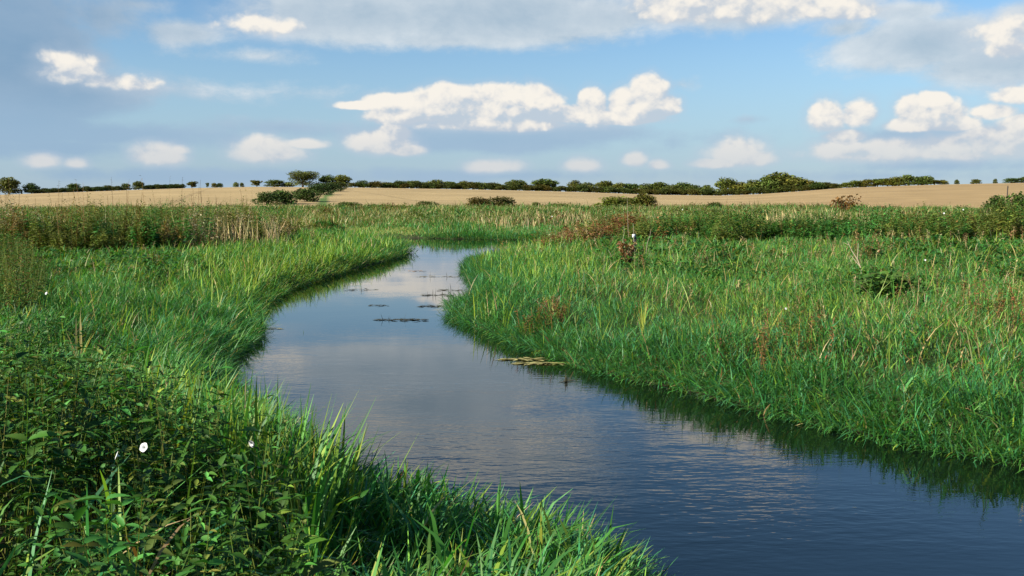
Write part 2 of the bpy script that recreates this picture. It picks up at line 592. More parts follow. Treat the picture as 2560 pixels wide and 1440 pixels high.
def river_sd(x, y):
    """distance to the river's edge, positive on land"""
    shp = np.shape(x)
    x = np.ravel(x).astype(float); y = np.ravel(y).astype(float)
    d2 = np.full(x.shape, 1e18); ins = np.zeros(x.shape, bool)
    near = (np.abs(x) < 90) & (y > -60) & (y < 140)
    X, Y = x[near], y[near]
    dd = np.full(X.shape, 1e18); ii = np.zeros(X.shape, bool)
    P = RIVER; Q = np.roll(RIVER, -1, 0)
    for (ax, ay), (bx, by) in zip(P, Q):
        ex, ey = bx - ax, by - ay
        t = np.clip(((X - ax) * ex + (Y - ay) * ey) / (ex * ex + ey * ey + 1e-12), 0, 1)
        dd = np.minimum(dd, (X - ax - t * ex) ** 2 + (Y - ay - t * ey) ** 2)
        cr = ((ay > Y) != (by > Y))
        with np.errstate(divide='ignore', invalid='ignore'):
            xi = ax + (Y - ay) * ex / (ey if abs(ey) > 1e-12 else 1e-12)
        ii ^= cr & (X < xi)
    s = np.full(x.shape, 60.0)
    s[near] = np.where(ii, -np.sqrt(dd), np.sqrt(dd))
    return s.reshape(shp)


RIDGE_PX = [-2600, -900, 0, 200, 450, 640, 900, 1200, 1450, 1640, 1800, 1900, 2000, 2100, 2250, 2350, 2560, 3300, 5200]
RIDGE_PY = [492, 490, 487, 480, 471, 467, 469, 474, 480, 487, 489, 485, 478, 470, 464.5, 461.5, 457, 452, 470]
R_FIELD, R_RIDGE = 150.0, 400.0


def ridge_z(az):
    a = np.clip(az, -1.0, 1.0)
    px = 1280 + FPX * np.tan(a) / 1.0
    py = np.interp(px, RIDGE_PX, RIDGE_PY)
    return CAM_H - (py - HORIZ) / FPX * R_RIDGE * np.cos(a)


def ground_z(x, y, s=None):
    x = np.asarray(x, float); y = np.asarray(y, float)
    if s is None: s = river_sd(x, y)
    r = np.hypot(x, y); az = np.arctan2(x, y)
    bed = -.55 * sst(0, -1.2, s)
    bank = .20 * sst(-.05, .7, s) + .36 * sst(.4, 4.0, s)
    rise = .42 * sst(6, 34, s) * sst(14, 40, y)
    rise = rise - .20 * sst(5.0, .5, s) * sst(34, 42, y) * sst(70, 58, y) * (x > -4)
    hump = .55 * sst(.6, 3.4, s) * sst(13, 6.5, y)
    z = np.where(s < 0, bed, bank + rise + hump)
    z = z + np.where(s > 0, (fnoise(x, y, 3.1, 4) - .5) * .22 * sst(.2, 2, s), 0)
    far = sst(70, 145, r)
    z = z * (1 - far) + 1.0 * far
    zr = ridge_z(az)
    u = np.clip((r - R_FIELD) / (R_RIDGE - R_FIELD), 0, 1)
    field = 1.0 + (zr - 1.0) * u ** .85 + (fnoise(x, y, 60, 9) - .5) * .35 * u * (1 - u) * 4
    drop = zr - 9 * sst(R_RIDGE, 900, r)
    return np.where(r > R_RIDGE, drop, np.where(r > R_FIELD, field, z))


def poly_mask(px, py, pts):
    ins = np.zeros(px.shape, bool)
    P = np.array(pts, float); Q = np.roll(P, -1, 0)
    for (ax, ay), (bx, by) in zip(P, Q):
        cr = (ay > py) != (by > py)
        ins ^= cr & (px < ax + (py - ay) * (bx - ax) / (by - ay if abs(by - ay) > 1e-9 else 1e-9))
    return ins


def ground_poly(pts, z=.75):
    return [tuple(at_z(a, b, z)[:2]) for a, b in pts]


# ground outlines of the beds (worked out on the meadow's level)
BED_LEFT = ground_poly([(-300, 655), (0, 640), (120, 632), (300, 628), (480, 622), (640, 612), (700, 598), (780, 574), (860, 560), (800, 558), (690, 572), (560, 586), (300, 592), (-300, 598)], .85)
BED_LEFT2 = ground_poly([(-120, 830), (60, 815), (125, 760), (110, 700), (40, 640), (-120, 650)], .8)
BED_RIGHT = ground_poly([(1560, 600), (1700, 592), (1800, 603), (1950, 600), (2100, 606), (2300, 606), (2600, 604), (2900, 600), (2900, 576), (1700, 572), (1580, 578)], .95)
BED_NETTLE = [(-6.5, 1.2), (-5.4, 8.2), (-3.7, 7.6), (-2.5, 6.4), (-1.85, 5.4), (-1.35, 4.7), (-.95, 3.8), (-.6, 3.0), (-.4, 2.4), (-.3, 1.2)]


def in_bed(x, y, bed):
    return poly_mask(x, y, bed)


def make_ground():
    az = np.concatenate([np.arange(-180, -52, 4.0), np.arange(-52, 52, .28), np.arange(52, 180, 4.0)]) * PI / 180
    rr = np.concatenate([[0.0], np.geomspace(.8, 70, 330), np.geomspace(71, 420, 130)[0:], np.geomspace(430, 9000, 40)])
    A, R = np.meshgrid(az, rr)
    X, Y = R * np.sin(A), R * np.cos(A)
    sd = river_sd(X, Y)
    Z = ground_z(X, Y, sd)
    na = len(az); nr = len(rr)
    V = np.stack([X, Y, Z], -1).reshape(-1, 3)
    i, j = np.meshgrid(np.arange(nr - 1), np.arange(na), indexing='ij')
    jn = (j + 1) % na
    F = np.stack([i * na + j, (i + 1) * na + j, (i + 1) * na + jn, i * na + jn], -1).reshape(-1, 4)[:, ::-1]
    # what grows or lies there: soil, turf, stubble
    r = R.ravel(); a = A.ravel(); x = X.ravel(); y = Y.ravel()
    px = 1280 + FPX * np.tan(np.clip(a, -1.2, 1.2))
    soil = np.array([.04, .06, .016]); mud = np.array([.035, .03, .018]); turf = np.array([.085, .15, .035])
    straw = np.array([.345, .25, .118]); straw2 = np.array([.285, .185, .082]); verge = np.array([.085, .14, .034])
    c = np.repeat(soil[None], len(r), 0)
    s = sd.ravel()[:, None]
    c = np.where(s < .1, mud, c)
    c = np.where(in_bed(x, y, BED_NETTLE)[:, None], np.array([.016, .018, .008]), c)  # soil painted darker under the nettles to deepen the shade in their gaps
    k = sst(45, 75, r)[:, None]
    patch = fnoise(x, y, 14, 6)[:, None]
    tf = turf * (.75 + .5 * patch) + np.array([.10, .05, .01]) * sst(.5, .7, patch)
    c = np.where(s > 1, c * (1 - k) + tf * k, c)
    edge = R_FIELD + 6 * (fnoise(x, y, 25, 3) - .5)
    kf = sst(-1.5, 1.5, r - edge)[:, None]
    stripe = (fnoise(a * 900, r * 3.0, 30, 2)[:, None] - .5)
    st = straw * (1 + .22 * stripe)
    rightf = sst(-6, 6, r - np.interp(px, [1500, 1640, 1720, 1800, 1860], [60, 165, 235, 330, 420]))[:, None]
    isright = (px > 1600)[:, None]
    st = np.where(isright, st * rightf + (straw2 * (1 + .3 * stripe)) * (1 - rightf) if False else st, st)
    pr = np.clip((px - 1650) / 500, 0, 1)[:, None]
    st = st * (1 - .55 * pr) + straw2 * (1 + .3 * stripe) * .55 * pr
    c = c * (1 - kf) + st * kf
    # the grassy verge that climbs beside the hedge
    vpx = np.interp(r, [150, 175, 230, 300, 380, 420], [805, 806, 822, 838, 856, 862])
    wv = np.interp(r, [150, 230, 380], [17, 10, 5])
    kv = (sst(wv, wv * .6, np.abs(px - vpx)) * (r > 148) * (r < 430))[:, None]
    c = c * (1 - kv) + verge * kv
    beyond = sst(R_RIDGE + 8, R_RIDGE + 30, r)[:, None]
    c = c * (1 - beyond) + np.array([.06, .09, .03]) * beyond
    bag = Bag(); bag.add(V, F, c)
    m, nt, out = new_mat('ground')
    at = nt.node('ShaderNodeAttribute', attribute_name='Col')
    tc = nt.node('ShaderNodeTexCoord')
    p = nt.node('ShaderNodeBsdfPrincipled')
    mp = nt.node('ShaderNodeMapping'); mp.inputs['Scale'].default_value = (.5, 1.6, 1)
    nt.l.new(tc.outputs['Object'], mp.inputs['Vector'])
    f1 = nt.noise(tc.outputs['Object'], 3.0, 6, .65)
    f2 = nt.noise(mp.outputs[0], .35, 6, .65)
    f = nt.m('ADD', nt.m('MULTIPLY', f1, .45), nt.m('MULTIPLY', f2, .55))
    mp3 = nt.node('ShaderNodeMapping'); mp3.inputs['Scale'].default_value = (.004, .017, 0); mp3.inputs['Rotation'].default_value = (0, 0, .06)
    nt.l.new(tc.outputs['Object'], mp3.inputs['Vector'])
    f3 = nt.noise(mp3.outputs[0], 1.0, 6, .7)
    v = nt.m('MULTIPLY', nt.m('MULTIPLY_ADD', f, .7, .68), nt.m('MULTIPLY_ADD', f3, 1.0, .5))
    # wheel tracks of the drill on the stubble, 24 m apart
    spx = nt.node('ShaderNodeSeparateXYZ'); nt.l.new(tc.outputs['Object'], spx.inputs[0])
    tl = nt.m('MULTIPLY_ADD', spx.outputs[0], 1 / 24, nt.m('MULTIPLY', spx.outputs[1], .012))
    tl = nt.m('FRACT', nt.m('ADD', tl, nt.m('MULTIPLY', f3, .12)))
    tl = nt.m('MULTIPLY', nt.smooth(nt.m('ABSOLUTE', nt.m('SUBTRACT', tl, .5)), .045, .015), nt.smooth(spx.outputs[1], 135, 155))
    v = nt.m('MULTIPLY', v, nt.m('MULTIPLY_ADD', tl, -.16, 1.0))
    hs = nt.node('ShaderNodeHueSaturation'); nt.put(hs.inputs['Value'], v); nt.l.new(at.outputs['Color'], hs.inputs['Color'])
    nt.l.new(hs.outputs[0], p.inputs['Base Color'])
    p.inputs['Roughness'].default_value = .95
    p.inputs['Specular IOR Level'].default_value = .1
    b = nt.node('ShaderNodeBump'); b.inputs['Strength'].default_value = .5; b.inputs['Distance'].default_value = .15
    nt.l.new(f1, b.inputs['Height']); nt.l.new(b.outputs[0], p.inputs['Normal'])
    nt.l.new(p.outputs[0], out.inputs[0])
    o = link('ground', bag.mesh('ground', m))
    tag(o, kind='structure')


make_ground()


def make_water():
    m, nt, out = new_mat('river_water')
    tc = nt.node('ShaderNodeTexCoord')
    p = nt.node('ShaderNodeBsdfPrincipled')
    p.inputs['Base Color'].default_value = (.003, .006, .004, 1)
    p.inputs['Roughness'].default_value = .02
    p.inputs['IOR'].default_value = 1.45
    p.inputs['Specular IOR Level'].default_value = .9

    def layer(rot, sc, scale, detail):
        mp = nt.node('ShaderNodeMapping'); mp.inputs['Rotation'].default_value = (0, 0, rot); mp.inputs['Scale'].default_value = sc
        nt.l.new(tc.outputs['Object'], mp.inputs['Vector'])
        return nt.noise(mp.outputs[0], scale, detail, .5, .2)
    w1 = layer(math.radians(-20), (.34, 1.0, 1), 13.0, 2)
    w2 = layer(math.radians(12), (.45, 1.0, 1), 4.2, 2)
    w3 = layer(math.radians(-5), (.25, 1.0, 1), 1.1, 2)
    mpb = nt.node('ShaderNodeMapping'); mpb.inputs['Scale'].default_value = (.7, 1.5, 1); nt.l.new(tc.outputs['Object'], mpb.inputs['Vector'])
    big = nt.noise(mpb.outputs[0], .22, 3, .55)
    sep = nt.node('ShaderNodeSeparateXYZ'); nt.l.new(tc.outputs['Object'], sep.inputs[0])
    calm = nt.smooth(sep.outputs[1], 8, 20, 1.0, .16)
    amt = nt.m('MULTIPLY', calm, nt.smooth(big, .36, .60, .18, 1.0))
    h = nt.m('ADD', nt.m('MULTIPLY', w1, .5), nt.m('ADD', nt.m('MULTIPLY', w2, .7), nt.m('MULTIPLY', w3, .45)))
    h = nt.m('MULTIPLY', h, amt)
    b = nt.node('ShaderNodeBump'); b.inputs['Strength'].default_value = 1.0; b.inputs['Distance'].default_value = .008
    nt.l.new(h, b.inputs['Height']); nt.l.new(b.outputs[0], p.inputs['Normal'])
    nt.l.new(p.outputs[0], out.inputs[0])
    # a sheet that reaches under both banks
    bag = Bag()
    xs = np.linspace(-45, 45, 31); ys = np.linspace(-20, 90, 37)
    X, Y = np.meshgrid(xs, ys)
    V = np.stack([X, Y, 0 * X], -1).reshape(-1, 3)
    n = len(xs)
    F = [(j * n + i, j * n + i + 1, (j + 1) * n + i + 1, (j + 1) * n + i) for j in range(len(ys) - 1) for i in range(n - 1)]
    bag.add(V, F, np.array([0, 0, 0]))
    o = link('water', bag.mesh('water', m))
    tag(o, kind='structure')


make_water()

# ------------------------------------------------------------------ grass and weeds (stuff)
C_LUSH = np.array([.062, .205, .034]); C_BLUE = np.array([.052, .20, .066]); C_YEL = np.array([.205, .30, .035])
C_OLIVE = np.array([.12, .15, .025]); C_STRAW = np.array([.46, .37, .17]); C_BROWN = np.array([.19, .095, .035]); C_NET = np.array([.036, .098, .012])
C_MID = np.array([.088, .235, .04]); C_RUST = np.array([.18, .085, .032])


def candidates(n0, r0, r1, power, half=.66, rin=6.0):
    """roots in a fan before the camera; n0 per square metre up to rin metres, thinning with distance"""
    rs = np.linspace(r0, r1, 4000)
    dens = n0 * np.minimum(1, (rin / rs)) ** power * rs * 2 * half
    cum = np.concatenate([[0], np.cumsum((dens[1:] + dens[:-1]) * .5 * np.diff(rs))])
    N = int(cum[-1])
    r = np.interp(rng.random(N) * cum[-1], cum, rs)
    a = rng.uniform(-half, half, N)
    x, y = r * np.sin(a), r * np.cos(a)
    s = river_sd(x, y)
    return x, y, s, r


def toward_water(x, y):
    e = .15
    gx = river_sd(x + e, y) - river_sd(x - e, y)
    gy = river_sd(x, y + e) - river_sd(x, y - e)
    return np.arctan2(-gy, -gx)


def pick(col_list, w, n):
    w = np.asarray(w, float)
    if w.ndim == 1: w = np.repeat(w[None], n, 0)
    cw = np.cumsum(w / w.sum(1, keepdims=True), 1)
    u = rng.random(n)[:, None]
    idx = np.minimum((u > cw).sum(1), len(col_list) - 1)
    return np.array(col_list)[idx]


def jitter(c, hue=.14, val=.22):
    n = len(c)
    k = np.exp(rng.normal(0, val, (n, 1)))
    d = 1 + rng.normal(0, hue, (n, 3)) * np.array([1, .45, .8])
    return np.clip(c * k * d, .004, .8)


def build_grass():
    """short leaves through the depth of the sward, with taller rooted blades between them"""
    for side in ('right', 'left'):
        bag = Bag()
        x, y, s, r = candidates(2200, 2.2, 66, 1.10)
        isl = side_left(x, y)
        keep = (s > -.16) & (isl if side == 'left' else ~isl) & (y > 1.8)
        keep &= ~in_bed(x, y, BED_LEFT) & ~in_bed(x, y, BED_RIGHT)
        nb = in_bed(x, y, BED_NETTLE)
        keep &= ~(nb & (rng.random(len(x)) < .95))
        keep &= ~(in_bed(x, y, BED_LEFT2) & (rng.random(len(x)) < .85))
        lump = .6 * fnoise(x, y, .75, 21) + .4 * fnoise(x, y, 2.3, 22)
        keep &= rng.random(len(x)) < np.clip(.22 + .95 * sst(.28, .74, lump) + .75 * (s < .9), .10, 1)
        x, y, s, r, lump = x[keep], y[keep], s[keep], r[keep], lump[keep]
        n = len(x)
        z = np.maximum(ground_z(x, y, s) - .02, -.06)
        px, py = project(x, y, z + .3)
        near = (side == 'left') & (r < 9.5)
        nearf = sst(10.5, 8.0, r) * sst(1.2, .1, x) if side == 'left' else 0 * r
        shore = sst(1.6, .0, s)
        edge = sst(-.16, 1.1, s)
        lm = sst(.28, .74, lump)
        canopy = (.08 + .60 * lm) * (.30 + .70 * np.maximum(edge, .75 * sst(28, 45, r))) * (1 - .22 * sst(2, 8, s))
        canopy = canopy * (1 + .25 * nearf) * (1 - .45 * sst(.3, 1.6, x) * (r < 9) * (side == 'left'))
        if side == 'left':
            canopy = canopy * (1 - .35 * sst(3.0, .8, s) * sst(9.5, 11.5, r) * sst(40, 30, r))
        if side == 'right':
            canopy = canopy * (1 - .50 * sst(4.5, 1.0, s) * sst(33, 41, y))
        rooted = rng.random(n) < .08
        u = rng.random(n) ** .55
        z0 = np.where(rooted, z, z + canopy * u)
        L = np.maximum(rng.uniform(.13, .30, n), .0042 * r * np.exp(rng.normal(0, .25, n))) * (1 + .75 * shore) * (1 + .25 * nearf)
        L = np.where(rooted, canopy * rng.uniform(.9, 1.35, n) + .06, L)
        W = np.maximum(.0115 * np.exp(rng.normal(0, .3, n)) * (1 + .40 * nearf) * (1 + .35 * shore), .00052 * r)
        wat = toward_water(x, y)
        az = rng.uniform(0, 2 * PI, n)
        drift = rng.random(n) < np.clip(.18 + .70 * shore, 0, .85)
        az = np.where(drift, wat + rng.normal(0, .6, n), az)
        comb = fnoise(x, y, 1.9, 77) * 4 * PI
        az = np.where(~drift & (rng.random(n) < .4), comb + rng.normal(0, .6, n), az)
        lean = np.where(rooted, np.abs(rng.normal(.2, .18, n)) + .25 * shore * drift, np.abs(rng.normal(.55, .35, n)) + .25 * shore * drift)
        bend = np.abs(rng.normal(.75, .45, n)) + .2 * shore * drift
        patch = fnoise(x, y, 5.5, 31)
        pat2 = fnoise(x, y, 1.7, 41)
        inland = sst(1.0, 4.5, s)
        if side == 'right':
            yel = sst(.50, .72, patch) * .9 + .9 * np.exp(-((px - 1340) / 110) ** 2 - ((py - 690) / 45) ** 2)
            dryb = .8 * np.exp(-((px - 2000) / 420) ** 2 - ((py - 850) / 70) ** 2) + .4 * np.exp(-((px - 2480) / 150) ** 2 - ((py - 860) / 70) ** 2)
            wl = np.stack([.55 + 0 * s, .62 - .42 * inland, .22 * inland + .6 * yel * inland + .08 + .6 * np.clip(yel - .9, 0, 1), .4 * inland + .22,
                           (.02 + .13 * sst(.5, .68, pat2) + .26 * dryb) * inland + .015, .05 * inland + .1 * dryb], 1)
        else:
            yz = np.exp(-((px - 830) / 260) ** 2 - ((py - 690) / 60) ** 2)
            wl = np.stack([.62 + 0 * s, .32 * (1 - inland) + .1, 1.2 * yz + .07 + .3 * sst(.55, .75, patch) * inland + .22 * nearf, .3 * inland + .15 + .4 * nearf,
                           .035 + .12 * yz, .02 * inland + .012], 1)
        c = jitter(pick([C_LUSH, C_BLUE, C_YEL, C_MID, C_STRAW, C_BROWN], wl, n))
        dead = (~rooted) & (u < .62) & (rng.random(n) < .15 * inland)
        c[dead] = jitter(pick([C_STRAW * .8, C_BROWN * 1.2], [.6, .4], int(dead.sum())))
        # leafy herbs grow through the grass in patches away from the water
        herb = (~rooted) & (rng.random(n) < .75 * sst(.48, .60, fnoise(x, y, 3.4, 91)) * sst(1.5, 4, s)) & (r > 9)
        g = ~herb
        big = r < 15
        for msk, sg in ((big & g, 3), (~big & g, 2)):
            blades(bag, x[msk], y[msk], z0[msk], az[msk], lean[msk], bend[msk], L[msk], W[msk], c[msk], sg)
        h = herb
        ch = jitter(pick([C_LUSH * .8, C_OLIVE, C_NET * 1.2], [.6, .35, .4], int(h.sum())))
        scatter(bag, LEAF_V, LEAF_F, np.stack([x[h], y[h], z0[h]], 1), rng.uniform(0, 2 * PI, h.sum()), rng.normal(.1, .4, h.sum()), rng.normal(0, .4, h.sum()),
                np.maximum(.07, .0045 * r[h]) * np.exp(rng.normal(0, .25, h.sum())), ch, .9)
        print('GRASS', side, n)
        o = link('grass', bag.mesh('grass', M_GRASS))
        tag(o, 'long lush grass leaning over the water along the right bank' if side == 'right' else
            'long green grass along the left bank and the near bank', 'grass', kind='stuff')


def side_left(x, y):
    """True on the left or near bank"""
    mid = np.array([(22, 1.8), (15, 3.4), (9, 5.2), (5.2, 7.2), (2.8, 9.4), (.6, 11.6), (-1.2, 14.5), (-2.2, 17.5), (-2.9, 20.5), (-4, 24), (-3.9, 30),
                    (-3.9, 36), (-3.7, 42), (-3, 47), (-2.5, 53), (-7, 60.5), (-24, 67)])
    poly = np.concatenate([mid, [(-120, 75), (-120, -20), (22, -20)]])
    return poly_mask(x, y, poly)


build_grass()


def build_reeds():
    """broad sword leaves: yellow green on the left bank, green on the near bank"""
    bag = Bag()
    # left bank, middle distance, and a patch on the right point
    x, y, s, r = candidates(150, 10, 60, .7, rin=12)
    z = ground_z(x, y, s)
    px, py = project(x, y, z + .4)
    wgt = 1.9 * np.exp(-((px - 840) / 240) ** 2 - ((py - 668) / 52) ** 2) * (s > .3) + .8 * np.exp(-((px - 1350) / 95) ** 2 - ((py - 660) / 40) ** 2) * (s > .2)
    wgt += .10 * np.exp(-((px - 300) / 250) ** 2 - ((py - 760) / 80) ** 2)
    wgt += .5 * np.exp(-((px - 1230) / 45) ** 2 - ((py - 775) / 25) ** 2) * (s > .05)
    wgt *= .3 + 1.2 * fnoise(x, y, 1.6, 61)
    k = rng.random(len(x)) < wgt
    k &= ~in_bed(x, y, BED_LEFT)
    x, y, z, r = x[k], y[k], z[k], r[k]; n = len(x)
    c = jitter(pick([C_YEL * 1.12, C_MID, C_LUSH, C_STRAW], [.75, .3, .2, .07], n), .12, .25)
    blades(bag, x, y, z, rng.uniform(0, 2 * PI, n), np.abs(rng.normal(.1, .14, n)), np.abs(rng.normal(.7, .5, n)), rng.uniform(.5, 1.0, n),
           np.maximum(rng.uniform(.014, .028, n), .0007 * r), c, 4)
    # scattered pale leaves over the right meadow
    x, y, s, r = candidates(6, 9, 60, .7, rin=12)
    k = (s > .4) & ~side_left(x, y) & ~in_bed(x, y, BED_RIGHT)
    x, y, s, r = x[k], y[k], s[k], r[k]; n = len(x); z = ground_z(x, y, s)
    c = jitter(pick([C_YEL, C_STRAW, C_MID], [.5, .35, .5], n), .12, .25)
    blades(bag, x, y, z, rng.uniform(0, 2 * PI, n), np.abs(rng.normal(.25, .2, n)), np.abs(rng.normal(.7, .5, n)), rng.uniform(.5, .95, n),
           np.maximum(rng.uniform(.010, .02, n), .0007 * r), c, 4)
    # near bank
    x, y, s, r = candidates(150, 2.4, 12, 0.3, rin=6)
    k = side_left(x, y) & (s > .05)
    wx = np.clip(.14 + .9 * sst(3.6, 1.2, s) * sst(-4.5, -2.6, x), 0, 1)
    k &= rng.random(len(x)) < wx * (.35 + fnoise(x, y, .9, 63))
    k &= ~(in_bed(x, y, BED_NETTLE) & (rng.random(len(x)) < .90))
    x, y, s, r = x[k], y[k], s[k], r[k]; n = len(x); z = ground_z(x, y, s)
    c = jitter(pick([C_YEL * np.array([.75, .9, .9]), C_MID, C_LUSH, C_STRAW], [.35, .6, .35, .05], n), .12, .25)
    tall = sst(-.2, -2.0, x)
    blades(bag, x, y, z, rng.uniform(0, 2 * PI, n), np.abs(rng.normal(.1, .14, n)), np.abs(rng.normal(.65, .5, n)), rng.uniform(.38, .68, n) * (1 + .45 * tall),
           rng.uniform(.010, .021, n), c, 4)
    # tallest sword leaves between nettles and water
    m = 1000
    px = rng.uniform(330, 860, m); py = rng.uniform(980, 1400, m) + np.clip(px - 560, -200, 300) * .35
    P = np.array([at_z(a, b, .95) for a, b in zip(px, py)])
    x, y = P[:, 0], P[:, 1]; s = river_sd(x, y); k = (s > .25) & side_left(x, y) & (fnoise(x, y, .7, 66) > .40) & (np.hypot(x, y) > 2.6)
    x, y, s = x[k], y[k], s[k]; n = len(x); z = ground_z(x, y, s)
    c = jitter(pick([C_YEL, C_MID * 1.15, C_LUSH, C_STRAW], [.5, .5, .25, .05], n), .1, .22)
    blades(bag, x, y, z, rng.uniform(0, 2 * PI, n), np.abs(rng.normal(.08, .12, n)), np.abs(rng.normal(.45, .4, n)), rng.uniform(.75, 1.25, n), rng.uniform(.018, .032, n), c, 4,
           twist=rng.uniform(-.7, .7, n))
    o = link('reeds', bag.mesh('reeds', M_GRASS))
    tag(o, 'broad yellow green sword leaves of reeds standing in the grass of the banks', 'reeds', kind='stuff')


build_reeds()


def weed_plants(bag, x, y, z, H, per, leaf_len, wide, c_leaf, c_stem, near=False, top=.0, low=.15, lean=.12, droop=.25, stem_w=.006):
    """upright stems with leaves in a spiral"""
    n = len(x)
    az = rng.uniform(0, 2 * PI, n); ln = np.abs(rng.normal(lean, lean * .6, n))
    blades(bag, x, y, z, az, ln, 0 * x + .1, H, stem_w, c_stem, 2, prof=(1, .9, .5), twist=rng.uniform(-1.5, 1.5, n))
    idx = np.repeat(np.arange(n), per)
    t = np.tile(np.linspace(low, 1.0, per), n) + rng.normal(0, .5 / per, n * per)
    t = np.clip(t, .05, 1.02)
    th = ln[idx] + .05
    hx = np.sin(th) * H[idx] * t; hz = np.cos(th) * H[idx] * t
    pos = np.stack([x[idx] + np.cos(az[idx]) * hx, y[idx] + np.sin(az[idx]) * hx, z[idx] + hz], 1)
    la = np.tile(np.arange(per) * 2.4, n) + rng.uniform(0, 2 * PI, n)[idx] + rng.normal(0, .3, n * per)
    if near:                                                # opposite pairs, crossed
        la = np.tile((np.arange(per) % 2) * PI + (np.arange(per) // 2) * PI / 2, n) + rng.uniform(0, 2 * PI, n)[idx] + rng.normal(0, .2, n * per)
        t2 = np.linspace(low, 1, (per + 1) // 2).repeat(2)[:per]
        hx = np.sin(th) * H[idx] * np.tile(t2, n); hz = np.cos(th) * H[idx] * np.tile(t2, n)
        pos = np.stack([x[idx] + np.cos(az[idx]) * hx, y[idx] + np.sin(az[idx]) * hx, z[idx] + hz], 1)
        t = np.tile(t2, n)
    size = leaf_len * (1 - top * np.clip(t, 0, 1) ** 3) * np.exp(rng.normal(0, .22, n * per)) * np.exp(rng.normal(0, .2, n))[idx]
    pitch = rng.normal(.25 + .35 * t - droop, .3, n * per)
    col = jitter(c_leaf[idx], .08, .18)
    scatter(bag, TLV if near else LEAF_V, TLF if near else LEAF_F, pos, la, pitch, rng.normal(0, .3, n * per), size, col, wide)


def roots_in(bed, per_m2):
    P = np.array(bed); lo, hi = P.min(0), P.max(0)
    N = int(per_m2 * (hi[0] - lo[0]) * (hi[1] - lo[1]))
    x = rng.uniform(lo[0], hi[0], N); y = rng.uniform(lo[1], hi[1], N)
    k = in_bed(x, y, bed)
    return x[k], y[k]


def clumps_in(bed, centres, per, rad, hgt, seed):
    r = np.random.default_rng(seed)
    P = np.array(bed); lo, hi = P.min(0), P.max(0)
    cx, cy = r.uniform(lo[0], hi[0], centres * 60), r.uniform(lo[1], hi[1], centres * 60)
    k = in_bed(cx, cy, bed); cx, cy = cx[k][:centres], cy[k][:centres]
    m = len(cx)
    R = r.uniform(*rad, m); Hc = r.uniform(*hgt, m) * np.where(r.random(m) < .15, 1.2, 1.0)
    i = np.repeat(np.arange(m), per)
    q = np.sqrt(r.random(len(i))); a = r.uniform(0, 2 * PI, len(i))
    x = cx[i] + np.cos(a) * q * R[i]; y = cy[i] + np.sin(a) * q * R[i]
    H = Hc[i] * (1 - .40 * q ** 2) * r.uniform(.75, 1.08, len(i))
    return x, y, H, i, m


